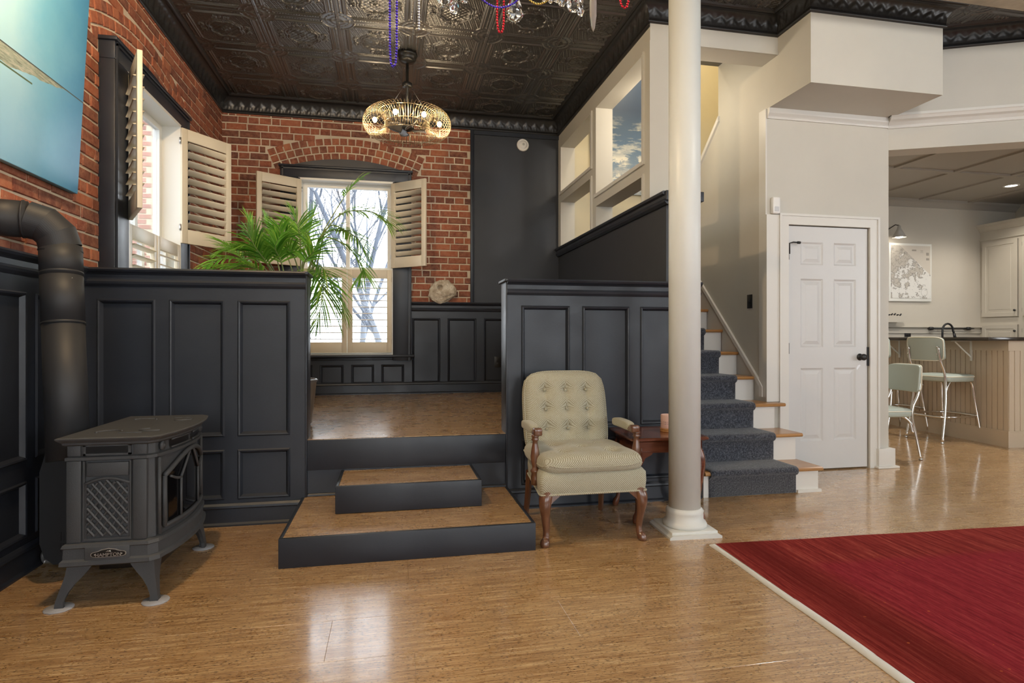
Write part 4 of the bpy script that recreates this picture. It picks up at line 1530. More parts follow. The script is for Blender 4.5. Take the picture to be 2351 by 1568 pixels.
MB().tube([along(.86), gore(0) + Vector((0, 0, .005))], rp + .002, 40).build('collar', sb, pipe)
for q in (gore(1) + HD * .012, gore(0) - Vector((0, 0, .012))):
    dd_ = HD if q.z > EZ - .02 else Vector((0, 0, 1))
    MB().tube([q - dd_ * .004, q + dd_ * .004], rp + .0042, 40).build('seam_ring', sb, pipe)
MB().tube([gore(1) - HD * .004, gore(1) + HD * .20], rp, 40).build('horizontal_section', sb, pipe)
MB().lathe([(0, 0), (.003, 0), (.002, .002), (0, .003)], 10).build('screw', M['steel'], pipe, (along(.85).x + rp * .8, along(.85).y - rp * .62, along(.85).z), (PI / 2, 0, .9))

# ================================================================ ARMCHAIR
CX_, CY_ = 1.075, 3.33
ch = empty('armchair', (CX_, CY_, 0), math.radians(0))
tag(ch, 'open armchair in olive gold brocade with wooden cabriole legs', 'armchair')
fb, wd = M['fabric'], M['walnut']
# upholstered seat rail: trapezoid, wider in front; front at y=-0.285
mb = MB()
def trap(z, d):
    return [(-.302 - d, -.285 - d), (.302 + d, -.285 - d), (.245 + d, .26 + d), (-.245 - d, .26 + d)]
def rounded(poly, r=.035, n=5):
    out = []
    m = len(poly)
    for i in range(m):
        p0, p, p1 = Vector(poly[i - 1]), Vector(poly[i]), Vector(poly[(i + 1) % m])
        a = p + (p0 - p).normalized() * r
        b = p + (p1 - p).normalized() * r
        for k in range(n + 1):
            t = k / n
            out.append(tuple((1 - t) ** 2 * a + 2 * t * (1 - t) * p + t * t * b))
    return out
lay = [(rounded(trap(0, -.004)), .272), (rounded(trap(0, 0)), .280), (rounded(trap(0, .004)), .33), (rounded(trap(0, .002)), .375), (rounded(trap(0, -.014)), .395), (rounded(trap(0, -.05)), .402)]
loft(mb, lay, smooth=True)
sr = mb.build('seat_rail', fb, ch)
rim = rounded(trap(0, .003))
MB().tube([(p[0], p[1], .275) for p in rim + rim[:1]], .0055, 6, cap=False).build('piping', M['fabric'], sr)

def pad(w, h, t, fn=None, N=56, rc=.36, back=True):
    """upholstered pad in the local xz plane, front at -y; fn(u, v) pushes the front in (+) or out (-)"""
    s = np.sin(np.linspace(-1, 1, N) * PI / 2 * .97) / math.sin(PI / 2 * .97)
    U, V = np.meshgrid(s, s, indexing='ij')
    X = w * U * np.sqrt(1 - rc * V ** 4 / 2)
    Z = h * V * np.sqrt(1 - rc * U ** 4 / 2)
    edge = np.clip((1 - np.abs(U) ** 12) * (1 - np.abs(V) ** 12), 0, 1) ** .42
    D = np.zeros_like(U) if fn is None else fn(U, V)
    F = np.stack([X, -t * edge + D * edge, Z], -1)
    B = np.stack([X, t * edge, Z], -1)
    mb = MB()
    mb.grid(F)
    mb.grid(B[::-1])
    return mb

# loose cushion with tufts
tuft = [(-.13, -.13), (.13, -.13), (-.13, .08), (.13, .08), (0, -.03)]
def cush(U, V):
    D = -.016 * (1 - U ** 2) * (1 - V ** 2) + .003 * np.sin(U * 9 + V * 5)
    for a, b in tuft: D = D + .026 * np.exp(-((U * .285 - a) ** 2 + (V * .275 - b) ** 2) / .0016)
    return D
cu = pad(.296, .275, .050, cush, 60, .30).build('seat_cushion', fb, ch, (0, -.03, .428), (-PI / 2, 0, 0))
cp = []
for t in np.linspace(0, 2 * PI, 49):
    c_, s_ = math.cos(t), math.sin(t)
    x, y = math.copysign(abs(c_) ** .26, c_), math.copysign(abs(s_) ** .26, s_)
    cp.append((.292 * x, -.03 + .271 * y, .424 + .006 * math.sin(5 * t)))
o_ = MB().tube(cp, .005, 6, cap=False).build('piping', fb, ch)
# backrest: arched pad with nine buttons, reclined
BT = math.radians(13)
btn = [(x, z) for z in (.178, .300, .420) for x in (-.135, .0, .135)]
BW, BH, BTK = .264, .270, .050
def backshape(U, V):
    D = -.024 * (1 - U ** 2) * (1 - V ** 2)
    for a, b in btn: D = D + .030 * np.exp(-((U * BW - a) ** 2 + (V * BH - (b - .270)) ** 2) / .0012)
    for a, b in btn: D = D + .008 * np.exp(-(np.abs(U * BW - a) / .012) ** 2) * np.exp(-((V * BH - (b - .270)) / .07) ** 2)
    return D
bo = pad(BW, BH, BTK, backshape, 72, .42).build('backrest', fb, ch, (0, .215, .365), (-BT, 0, 0))
bo.data.transform(Matrix.Translation((0, 0, .270)))
# superq pole axis is z: fine for an upright pad
for a, b in btn:
    MB().lathe([(0, .007), (.006, .006), (.009, .002), (.009, -.004)], 14).build('button', fb, bo, (a, -BTK - .024 * (1 - (a / BW) ** 2) * (1 - ((b - .270) / BH) ** 2) + .026, b), (PI / 2, 0, 0))
ed = []
for t in np.linspace(0, 2 * PI, 61):
    c_, s_ = math.cos(t), math.sin(t)
    m_ = max(abs(c_), abs(s_))
    u_, v_ = c_ / m_, s_ / m_
    ed.append((BW * u_ * math.sqrt(1 - .42 * v_ ** 4 / 2), 0.0, .270 + BH * v_ * math.sqrt(1 - .42 * u_ ** 4 / 2)))
MB().tube([(x, .022, z) for x, y, z in ed], .005, 6, cap=False).build('piping', fb, bo)
MB().tube([(x, -.022, z) for x, y, z in ed], .005, 6, cap=False).build('piping', fb, bo)
# arms
for s in (-1, 1):
    ax0 = s * .285
    arm = MB()
    def armpad(x, y, z): return (0, 0, .006 * (1 - y * y))
    am = arm.superq((ax0 + s * .002, .03, .592), (.027, .135, .026), (.5, .4), 24, 16, armpad).build('arm_pad', fb, ch, None, None)
    MB().tube([(ax0, .10, .585), (ax0, -.08, .582), (ax0, -.115, .585), (ax0, -.150, .588)], [.018, .019, .022, .020], 10).box(ax0 - .024, ax0 + .024, -.172, -.125, .570, .612, .008).build('arm_end', wd, ch)
    prof = [(.022, .30), (.024, .34), (.020, .365), (.027, .372), (.027, .380), (.018, .388), (.016, .40), (.024, .43), (.026, .455), (.022, .49), (.015, .525), (.014, .54), (.021, .546), (.021, .552), (.017, .557), (.021, .565), (.021, .575)]
    MB().lathe(prof, 16, (ax0 + s * .012, -.145, 0)).build('arm_post', wd, ch)
# cabriole front legs
def cabriole(x, y, h, sx, sy, knee=.036, ank=.017, foot=.026):
    d = Vector((sx, sy, 0)).normalized()
    pts, rs = [], []
    for t, o, r in ((1.06, -.020, knee * .95), (1.0, -.012, knee * 1.05), (.9, .004, knee), (.78, .010, knee * .88), (.6, .004, knee * .68), (.42, -.004, ank * 1.22), (.26, -.008, ank), (.15, -.004, ank * 1.05), (.09, .008, foot * .98), (.04, .014, foot), (.006, .014, foot * .82)):
        pts.append((x + d.x * o, y + d.y * o, h * t)); rs.append(r)
    return pts, rs
for s in (-1, 1):
    p, r = cabriole(s * .268, -.265, .272, s * .7, -1)
    pp = catmull(p, 3)
    rr = list(np.interp(np.linspace(0, len(r) - 1, len(pp)), range(len(r)), r))
    MB().tube(pp, rr, 14).build('leg', wd, ch)
    MB().prism([(s * .19, .272), (s * .25, .272), (s * .25, .215), (s * .232, .238), (s * .21, .255)], 'y', -.285, -.255).recalc().build('knee_bracket', wd, ch)
    MB().tube([(s * .235, .255, .29), (s * .24, .275, .14), (s * .247, .305, .004)], [.022, .019, .017], 4, smooth=False).build('leg', wd, ch)

# ================================================================ SIDE TABLE + CANDLE
TX, TY, TZ = 1.652, 3.515, .512
tb = empty('side_table', (TX, TY, 0), math.radians(-3))
tag(tb, 'reddish mahogany side table with cabriole legs behind the column', 'side table')
mh = M['mahogany']
hw, hdp = .245, .23
mb = MB()
loft(mb, [(rounded([(-hw + .02, -hdp + .02), (hw - .02, -hdp + .02), (hw - .02, hdp - .02), (-hw + .02, hdp - .02)], .02), TZ - .026), (rounded([(-hw, -hdp), (hw, -hdp), (hw, hdp), (-hw, hdp)], .025), TZ - .016),
          (rounded([(-hw, -hdp), (hw, -hdp), (hw, hdp), (-hw, hdp)], .025), TZ - .006), (rounded([(-hw + .008, -hdp + .008), (hw - .008, -hdp + .008), (hw - .008, hdp - .008), (-hw + .008, hdp - .008)], .025), TZ)])
mb.build('table_top', mh, tb)
a, b = hw - .035, hdp - .035
MB().box(-a, a, -b, -b + .02, TZ - .085, TZ - .022).box(-a, a, b - .02, b, TZ - .085, TZ - .022).box(-a, -a + .02, -b, b, TZ - .085, TZ - .022).box(a - .02, a, -b, b, TZ - .085, TZ - .022).box(-a - .006, a + .006, -b - .006, -b + .01, TZ - .092, TZ - .085).build('apron', mh, tb)
for sx in (-1, 1):
    for sy in (-1, 1):
        p, r = cabriole(sx * (a - .012), sy * (b - .012), TZ - .088, sx, sy, .030, .013, .022)
        pp = catmull(p, 3)
        rr = list(np.interp(np.linspace(0, len(r) - 1, len(pp)), range(len(r)), r))
        MB().tube(pp, rr, 12).build('leg', mh, tb)
    x0 = sx * (a - .03)
    MB().prism([(x0, TZ - .088), (x0 - sx * .08, TZ - .088), (x0 - sx * .07, TZ - .105), (x0 - sx * .03, TZ - .125), (x0 - sx * .01, TZ - .165), (x0, TZ - .17)], 'y', -b, -b + .018).recalc().build('knee_bracket', mh, tb)
cd = empty('candle', (1.728, 3.52, TZ))
tag(cd, 'pink labelled jar candle on a wooden coaster on the side table', 'candle')
MB().lathe([(0, 0), (.046, 0), (.047, .006), (.044, .010), (.046, .014), (.047, .022), (0, .022)], 28).build('coaster', M['oak'], cd)
lt = NT('pink_candle_label')
z_ = lt.n('SeparateXYZ'); lt.put(z_.inputs[0], lt.n('TexCoord').outputs['Object'])
ln = lt.math('GREATER_THAN', lt.math('SINE', lt.math('MULTIPLY', z_.outputs[2], 520)), 0.75)
gate = lt.math('LESS_THAN', lt.math('ABSOLUTE', lt.math('SUBTRACT', z_.outputs[2], 0.058)), 0.016)
gx = lt.math('GREATER_THAN', lt.noise(lt.pos((90, 90, 2), 'object'), 3, 2), 0.5)
lt.set(color=lt.mix(lt.math('MULTIPLY', lt.math('MULTIPLY', ln, gate), gx), (0.74, 0.50, 0.45), (0.12, 0.10, 0.12)), rough=0.3)
MB().lathe([(.040, .022), (.042, .026), (.042, .104), (.040, .108), (.037, .108), (.037, .09)], 28).build('jar', lt.m, cd)
MB().lathe([(0, .09), (.037, .09)], 28).build('wax', M['wax'], cd)
MB().tube([(0, 0, .088), (0, 0, .10)], .0012, 6).build('wick', M['black'], cd)

# ================================================================ RUG
RZ = math.radians(-2.4)
rg = empty('area_rug', (1.672, 2.893, 0), RZ)
tag(rg, 'large crimson area rug with a white bound edge', 'rug')
RW, RD = 4.3, 2.9
P = []
for i, x in enumerate(np.linspace(0.022, RW, 60)):
    P.append([(x, -yv, .010 + .0012 * math.sin(x * 9 + yv * 5)) for yv in np.linspace(0, RD, 40)])
P = np.array(P)[:, ::-1]
mb = MB().grid(P)
mb.box(0.022, RW, -RD, 0, 0.0, .009)
mb.build('pile', M['rug'], rg)
wob = [(0.0 + .004 * math.sin(t * 9) + .003 * math.sin(t * 23), -t * RD) for t in np.linspace(0, 1, 70)]
P = np.array([[(x - .012, y, .001), (x - .010, y, .008), (x + .024, y, .0095), (x + .028, y, .004)] for x, y in wob])
MB().grid(P).build('binding', M['fringe'], rg)

# ================================================================ LEFT WALL PAINTING (canvas)
pt = NT('blue_estuary_canvas')
tc = pt.n('TexCoord').outputs['Object']
sp_ = pt.n('SeparateXYZ'); pt.put(sp_.inputs[0], tc)
nz = pt.noise(pt.pos((1.2, 1.2, 1.2), 'object'), 1.6, 5, 0.6)
wash = pt.ramp(pt.math('ADD', pt.math('MULTIPLY', sp_.outputs[0], 0.62), pt.math('ADD', 0.42, pt.math('MULTIPLY', pt.math('SUBTRACT', nz, .5), .35))),
               [(0.03, (0.48, 0.82, 0.98)), (0.2, (0.22, 0.60, 0.86)), (0.38, (0.11, 0.42, 0.74)), (0.60, (0.06, 0.28, 0.60))])
low = pt.mix(pt.math('MULTIPLY', pt.math('SUBTRACT', .62, sp_.outputs[2]), .8, True), wash, (0.10, 0.40, 0.70))
# shoreline: a level streak of reeds that thins out towards the far end, with a fine dark water line
zz_ = sp_.outputs[2]
nx_ = pt.math('MULTIPLY', sp_.outputs[0], -1.0)
thick = pt.math('MULTIPLY', pt.math('MULTIPLY', pt.math('SUBTRACT', nx_, 0.14), 2.0, True), 0.085)
wobble = pt.math('MULTIPLY', pt.math('SUBTRACT', pt.noise(pt.pos((9, 9, 9), 'object'), 1.0, 3), .5), .03)
on = pt.math('MULTIPLY', pt.math('LESS_THAN', zz_, 0.508), pt.math('GREATER_THAN', zz_, pt.math('SUBTRACT', pt.math('ADD', 0.508, wobble), thick)))
gcol = pt.ramp(pt.noise(pt.pos((5, 5, 40), 'object'), 3, 4, .7), [(.3, (.16, .17, .14)), (.5, (.34, .42, .34)), (.7, (.62, .60, .52))])
c_ = pt.mix(on, low, gcol)
line = pt.math('LESS_THAN', pt.math('ABSOLUTE', pt.math('SUBTRACT', zz_, 0.506)), 0.0032)
reed = pt.math('MULTIPLY', pt.math('LESS_THAN', pt.math('ABSOLUTE', pt.math('SUBTRACT', zz_, 0.415)), 0.004), pt.math('GREATER_THAN', nx_, .47))
c_ = pt.mix(line, c_, (.06, .08, .09))
c_ = pt.mix(reed, c_, (.08, .14, .07))
pt.set(color=c_, rough=0.45, normal=pt.bump(pt.noise(pt.pos((1, 1, 1), 'object'), 220, 2), .15, .002))
cv = empty('canvas_painting', (-1.733, 3.70, 1.905), 0)
cv.rotation_euler = (0, math.radians(3.1), PI / 2)
cv.rotation_euler = (math.radians(3.1), 0, PI / 2)
tag(cv, 'large pale blue waterscape canvas tilted out from the brick wall', 'painting')
MB().box(-1.9, 0.0, -.036, 0.0, 0.0, 1.42, .003).build('canvas', pt.m, cv)
MB().box(-1.86, -.04, -.004, .004, .04, 1.38).build('stretcher', M['oak'], cv)

# ================================================================ STAIRWELL PAINTING OF CLOUDS
cp_ = NT('cloudscape_canvas')
tc = cp_.n('TexCoord').outputs['Object']
sp_ = cp_.n('SeparateXYZ'); cp_.put(sp_.inputs[0], tc)
sky = cp_.ramp(sp_.outputs[2], [(0.0, (0.10, 0.16, 0.10)), (0.10, (0.06, 0.09, 0.07)), (0.105, (0.32, 0.42, 0.52)), (0.6, (0.12, 0.20, 0.32)), (1.0, (0.05, 0.085, 0.17))])
band = cp_.noise(cp_.pos((2.2, 2.2, 7.5), 'object'), 1.35, 6, .62)
puff = cp_.noise(cp_.pos((3.5, 3.5, 5.0), 'object', loc=(3, 1, 2)), 1.1, 6, .6)
hgt = cp_.ramp(sp_.outputs[2], [(0.0, (1, 1, 1)), (0.75, (.75,) * 3), (0.95, (0,) * 3)])
m1 = cp_.math('MULTIPLY', cp_.ramp(band, [(.50, (0, 0, 0)), (.58, (1, 1, 1))]), hgt)
m2 = cp_.math('MULTIPLY', cp_.ramp(puff, [(.52, (0, 0, 0)), (.56, (1, 1, 1))]), cp_.ramp(sp_.outputs[2], [(.10, (0, 0, 0)), (.16, (1, 1, 1)), (.42, (1, 1, 1)), (.52, (0, 0, 0))]))
cc = cp_.mix(m1, sky, cp_.ramp(puff, [(.35, (.34, .40, .46)), (.6, (.78, .76, .66))]))
cc = cp_.mix(m2, cc, (.84, .82, .72))
cp_.set(color=cc, rough=.5)
o = MB().box(0, 1.0, -.03, 0, 0, 1.45, .003).build('cloud_painting', cp_.m, None, (2.30, 6.698, 2.815))
tag(o, 'cloudscape canvas in deep blues seen through the stair wall opening', 'painting')

# ================================================================ SMALL FITTINGS
def wall_plate(name, label, cat, loc, rz, w, h, mat, rocker=True):
    e = empty(name, loc, rz)
    MB().box(-w / 2, w / 2, -.006, 0, -h / 2, h / 2, .002).build('plate', mat, e)
    if rocker == 'switch': MB().box(-.007, .007, -.016, -.006, -.004, .012, .002).box(-.012, .012, -.008, -.005, -.024, .024).build('toggle', mat, e)
    else:
        for dz in (-.02, .02): MB().box(-.016, .016, -.009, -.005, dz - .013, dz + .013, .004).build('socket', mat, e)
    tag(e, label, cat)
wall_plate('light_switch', 'black toggle light switch on the stairwell wall', 'light switch', (XS - .0, 4.594, 1.42), -PI / 2, .072, .118, M['black'], 'switch')
wall_plate('wall_outlet', 'black wall outlet set in the platform dado panel', 'outlet', (1.196, 6.709, .831), 0, .075, .12, M['black'])
wall_plate('wall_outlet', 'black outlet above the kitchen backsplash ledge', 'outlet', (6.93, 6.898, 1.17), 0, .10, .10, M['black'])
sd = empty('smoke_detector', (1.50, YB + .010, 3.345))
sd.rotation_euler = (PI / 2, 0, 0)
MB().lathe([(.072, 0), (.072, .012), (.066, .022), (.058, .024), (.056, .020), (.050, .020), (.047, .034), (.030, .040), (0, .041)], 36).build('housing', M['plastic'], sd)
MB().lathe([(.013, .040), (.013, .043), (0, .044)], 16).build('test_button', plain('grey_button', (.5, .5, .5), .5), sd)
tag(sd, 'round white smoke detector high on the charcoal bay', 'smoke detector')
ms = empty('motion_sensor', (3.082, WY, 2.19))
MB().box(-.034, .034, -.042, 0, -.068, .068, .010).build('case', M['plastic'], ms)
MB().box(-.020, .020, -.046, -.040, -.050, -.012, .004).build('lens', plain('sensor_lens', (.55, .56, .58), .4), ms)
tag(ms, 'white motion sensor on the wall above the closet door', 'sensor')

# ================================================================ ROCK ON THE DADO CAP
bm = bmesh.new()
bmesh.ops.create_icosphere(bm, subdivisions=5, radius=1.0)
for v in bm.verts:
    p = v.co.copy()
    n1 = mnoise.fractal(p * 1.4 + Vector((3, 1, 7)), .8, 2.0, 5)
    n2 = mnoise.noise(p * 6)
    r = 1 + .14 * n1 + .03 * n2
    q = p * r
    # a natural hole, pushed in from the front
    d = math.hypot(p.x + .15, p.z - .32)
    if p.y < 0: q.y += 1.25 * math.exp(-(d / .19) ** 4)
    v.co = Vector((q.x * .152 * (1 - .12 * p.z), q.y * .058, q.z * .125))
me = bpy.data.meshes.new('rock')
bm.to_mesh(me); bm.free()
me.polygons.foreach_set('use_smooth', [True] * len(me.polygons))
rk_ = NT('holed_beach_stone')
v_ = rk_.pos((1, 1, 1), 'object')
c_ = rk_.ramp(rk_.noise(v_, 14, 6, .7), [(.3, (.26, .20, .14)), (.48, (.48, .40, .30)), (.62, (.66, .60, .49)), (.75, (.55, .37, .20))])
rk_.set(color=rk_.mix(rk_.ramp(rk_.noise(v_, 60, 3), [(.6, (0, 0, 0)), (.7, (.6, .6, .6))]), c_, (.12, .09, .06)), rough=.9, normal=rk_.bump(rk_.noise(v_, 60, 4, .7), .6, .006))
o = new_obj('holed_stone', me, rk_.m)
o.location = (0.566, 6.672, 1.507 + .122)
o.rotation_euler = (0, math.radians(-12), 0)
tag(o, 'mottled grey stone with a natural hole resting on the dado cap', 'rock')

# ================================================================ PALM
pm = empty('potted_palm', (-0.70, 4.42, ZP))
tag(pm, 'leafy areca palm rising behind the half wall', 'palm')
MB().lathe([(0, 0), (.13, 0), (.15, .02), (.18, .30), (.19, .32), (.18, .33), (.165, .32), (.16, .28)], 32).build('pot', M['pot'], pm)
MB().lathe([(0, .29), (.162, .285)], 24).build('soil', M['soil'], pm)
gl = NT('palm_leaf')
rnd = gl.n('NewGeometry').outputs['Random Per Island']
gl.set(color=gl.ramp(rnd, [(0, (.05, .16, .02)), (.4, (.12, .31, .04)), (.8, (.26, .50, .07)), (1, (.45, .60, .12))]), rough=.42, spec=.4)
trl = gl.n('BsdfTranslucent')
gl.put(trl.inputs[0], gl.ramp(rnd, [(0, (.14, .40, .03)), (1, (.5, .75, .12))]))
mxs = gl.n('MixShader'); mxs.inputs[0].default_value = .5
gl.t.links.new(gl.p.outputs[0], mxs.inputs[1]); gl.t.links.new(trl.outputs[0], mxs.inputs[2])
gl.t.links.new(mxs.outputs[0], gl.out.inputs['Surface'])
stem_m = plain('palm_stem', (.16, .20, .06), .5, var=.2)
FR = {
'tall': [(-0.587, 4.4, 1.525), (-0.492, 4.42, 1.82), (-0.423, 4.45, 1.968), (-0.341, 4.48, 2.12), (-0.29, 4.5, 2.204), (-0.226, 4.52, 2.276)],
'right': [(-0.492, 4.42, 1.82), (-0.387, 4.45, 1.973), (-0.278, 4.5, 2.038), (-0.117, 4.55, 2.039), (-0.009, 4.6, 1.968)],
'mid': [(-0.537, 4.4, 1.68), (-0.484, 4.4, 1.82), (-0.327, 4.38, 1.776), (-0.254, 4.36, 1.695), (-0.196, 4.34, 1.598), (-0.21, 4.32, 1.537)],
'upr': [(-0.468, 4.45, 1.876), (-0.413, 4.5, 1.928), (-0.322, 4.6, 1.901), (-0.245, 4.7, 1.861), (-0.168, 4.75, 1.73)],
'low1': [(-0.589, 4.35, 1.52), (-0.519, 4.3, 1.601), (-0.447, 4.25, 1.573), (-0.385, 4.24, 1.435), (-0.304, 4.22, 1.266)],
'low2': [(-0.589, 4.35, 1.49), (-0.508, 4.28, 1.56), (-0.452, 4.22, 1.48), (-0.468, 4.24, 1.33), (-0.495, 4.22, 1.188)],
'low3': [(-0.589, 4.35, 1.49), (-0.53, 4.3, 1.576), (-0.49, 4.2, 1.507), (-0.392, 4.2, 1.357), (-0.348, 4.2, 1.197)],
'l1': [(-0.77, 4.4, 1.46), (-0.846, 4.35, 1.635), (-0.906, 4.3, 1.79), (-0.95, 4.3, 1.921)],
'l2': [(-0.741, 4.4, 1.461), (-0.836, 4.3, 1.658), (-0.898, 4.2, 1.716), (-0.967, 4.15, 1.697)],
'l3': [(-0.778, 4.45, 1.464), (-0.952, 4.45, 1.614), (-1.135, 4.5, 1.671), (-1.29, 4.55, 1.612)],
'l4': [(-0.749, 4.45, 1.465), (-0.802, 4.5, 1.686), (-0.846, 4.5, 1.84), (-0.881, 4.5, 1.963)],
'l5': [(-0.696, 4.3, 1.453), (-0.721, 4.2, 1.619), (-0.748, 4.15, 1.698), (-0.717, 4.1, 1.763)],
'l6': [(-0.625, 4.4, 1.463), (-0.617, 4.35, 1.732), (-0.628, 4.3, 1.874), (-0.662, 4.3, 1.968)],
'l7': [(-0.632, 4.45, 1.529), (-0.602, 4.45, 1.747), (-0.567, 4.45, 1.904), (-0.537, 4.45, 2.017)],
'l8': [(-0.661, 4.45, 1.497), (-0.728, 4.5, 1.688), (-0.796, 4.55, 1.787), (-0.954, 4.6, 1.837)],
'l9': [(-0.617, 4.35, 1.519), (-0.653, 4.3, 1.663), (-0.715, 4.25, 1.758), (-0.735, 4.2, 1.852)],
'l10': [(-0.752, 4.3, 1.423), (-0.848, 4.22, 1.546), (-0.941, 4.15, 1.585), (-1.013, 4.12, 1.551)],
'l11': [(-0.61, 4.3, 1.485), (-0.575, 4.25, 1.629), (-0.512, 4.2, 1.698), (-0.554, 4.2, 1.785)],
'm1': [(-0.72, 4.3, 1.45), (-0.8, 4.15, 1.6), (-0.86, 4.08, 1.7), (-0.9, 4.05, 1.8)],
'm4': [(-0.8, 4.5, 1.45), (-0.98, 4.55, 1.62), (-1.12, 4.6, 1.74), (-1.2, 4.62, 1.8)],
'm5': [(-0.8, 4.5, 1.45), (-1.0, 4.5, 1.58), (-1.18, 4.5, 1.6), (-1.34, 4.5, 1.53)],
'm7': [(-0.6, 4.4, 1.5), (-0.52, 4.4, 1.75), (-0.44, 4.42, 1.86), (-0.34, 4.45, 1.88)],
'm8': [(-0.74, 4.35, 1.45), (-0.88, 4.3, 1.62), (-1.0, 4.26, 1.7), (-1.1, 4.24, 1.68)],
}
CFG = {'tall': (.62, .17, 16), 'right': (.30, .26, 22), 'mid': (.30, .22, 24), 'upr': (.35, .15, 18), 'low1': (.25, .26, 24), 'low2': (.25, .24, 24), 'low3': (.25, .24, 22)}
base = Vector((-0.70, 4.42, ZP + .30))


def frond(key, pts):
    r = random.Random(key)
    start, LL, n = CFG.get(key, (.30, .175, 24))
    P = [Vector(p) for p in catmull(pts, 8)]
    off = Vector((r.uniform(-.07, .07), r.uniform(-.07, .07), 0))
    stem = [base + off, base.lerp(P[0], .55) + off * .6 + Vector((0, 0, .02))] + P
    rel = lambda v: tuple(Vector(v) - Vector(pm.location))
    sp = catmull([rel(p) for p in (stem[0], stem[1], P[0])], 5)[:-1] + [rel(p) for p in P]
    rs = list(np.linspace(.0075, .0014, len(sp)))
    f = MB().tube(sp, rs, 6).build('frond', stem_m, pm)
    mb = MB()
    m = len(P) - 1
    for i in range(n):
        t = start + (1 - start) * (i + .5) / n
        q = t * m
        k = min(int(q), m - 1)
        p = P[k].lerp(P[k + 1], q - k)
        T = (P[k + 1] - P[k]).normalized()
        side = T.cross(Vector((0, 0, 1)))
        side = side.normalized() if side.length > .05 else Vector((1, 0, 0))
        nrm = side.cross(T)
        u = (i + .5) / n
        ln = LL * (0.45 + 0.75 * math.sin(PI * min(1, .18 + .8 * u))) * r.uniform(.85, 1.1)
        for s in (-1, 1):
            d = (T * (.55 + .5 * u) + side * s * (.85 - .35 * u) + nrm * .18 + Vector((r.uniform(-.1, .1), r.uniform(-.1, .1), r.uniform(-.1, .1)))).normalized()
            w = .0062 * (1.1 - .35 * u)
            pos = p.copy()
            vv = []
            seg = 5
            wv = d.cross(nrm).normalized()
            for j in range(seg + 1):
                a = j / seg
                ww = w * (math.sin(PI * min(1, .12 + .88 * a)) ** .6 if j < seg else .02)
                up_ = nrm * (.35 * ww)
                vv += [tuple(pos - wv * ww + up_), tuple(pos), tuple(pos + wv * ww + up_)]
                d = (d + Vector((0, 0, -1)) * (.09 + .10 * a)).normalized()
                pos = pos + d * (ln / seg)
            ff = []
            for j in range(seg):
                b0 = j * 3
                ff += [(b0, b0 + 1, b0 + 4, b0 + 3), (b0 + 1, b0 + 2, b0 + 5, b0 + 4)]
            mb.add([rel(v) for v in vv], ff, True)
    mb.build('leaflets', gl.m, f)


for kk, pp in FR.items(): frond(kk, pp)

# ================================================================ CAGED FAN LIGHT
fan = empty('caged_fan_light', (0.142, 5.389, CEIL - .012))
tag(fan, 'brass wire caged ceiling fan with lit globe bulbs', 'ceiling fan')
bk_ = plain('oil_rubbed_black', (.018, .017, .016), .3, metal=.4)
MB().lathe([(.090, 0), (.092, -.012), (.086, -.022), (.080, -.026), (.078, -.045), (.066, -.062), (.050, -.072), (.030, -.078), (.014, -.082)], 40).build('canopy', bk_, fan)
MB().tube([(0, 0, -.07), (0, 0, -.46)], .0125, 14).build('downrod', bk_, fan)
MB().lathe([(.014, -.245), (.030, -.250), (.045, -.262), (.046, -.292), (.040, -.296), (.014, -.298)], 30).build('coupler', bk_, fan)
MB().lathe([(.020, -.44), (.05, -.46), (.055, -.50), (.052, -.56), (.058, -.575), (.058, -.60), (.045, -.63), (.060, -.648), (.060, -.662), (.035, -.680), (.012, -.690), (0, -.694)], 30).build('motor', bk_, fan)
ZCg = -.622
# torus cage: C-shaped wires between an inner top ring and an inner bottom ring
RM, ra, rz_ = .292, .096, .104
def cage_pt(th, ph):
    r = RM + ra * math.cos(ph)
    return (r * math.cos(th), r * math.sin(th), ZCg + rz_ * math.sin(ph))
wire_pts = [(RM + ra * math.cos(ph), 0, ZCg + rz_ * math.sin(ph)) for ph in np.linspace(-PI, PI, 29)[:-1]]
wire_me = MB().tube(wire_pts + wire_pts[:1], .0020, 6, cap=False).mesh('cage_wire')
wire_me.materials.append(M['brass'])
for i in range(60):
    o = new_obj('cage_wire', wire_me, None, fan)
    o.rotation_euler = (0, 0, 2 * PI * i / 60)
for nm, r, z in (('ring', RM - ra, ZCg), ('ring', RM - ra * .45, ZCg + rz_ * .9), ('ring', RM - ra * .45, ZCg - rz_ * .9)):
    MB().tube([(r * math.cos(t), r * math.sin(t), z) for t in np.linspace(0, 2 * PI, 61)], .0034, 6, cap=False).build(nm, M['brass'], fan)
for i in range(3):
    a = 2 * PI * i / 3 + .5
    MB().tube([(0.04 * math.cos(a), .04 * math.sin(a), -.285), ((RM - ra * .45) * math.cos(a), (RM - ra * .45) * math.sin(a), ZCg + rz_ * .9)], .0016, 5).build('stay', M['steel'], fan)
# blades
for i in range(4):
    a = math.radians(20 + 90 * i)
    P = []
    for t in np.linspace(0, 1, 12):
        r = .045 + .135 * t
        w = .05 * math.sin(PI * min(1, .22 + .74 * t)) ** .7
        P.append([(r, w * s, -.668 + .028 * s * (1 - .3 * t) + .01 * t) for s in np.linspace(-1, 1, 6)])
    b = MB().grid(np.array(P)).build('blade', M['blade'], fan, None, (0, 0, a))
    so = b.modifiers.new('thick', 'SOLIDIFY'); so.thickness = .004
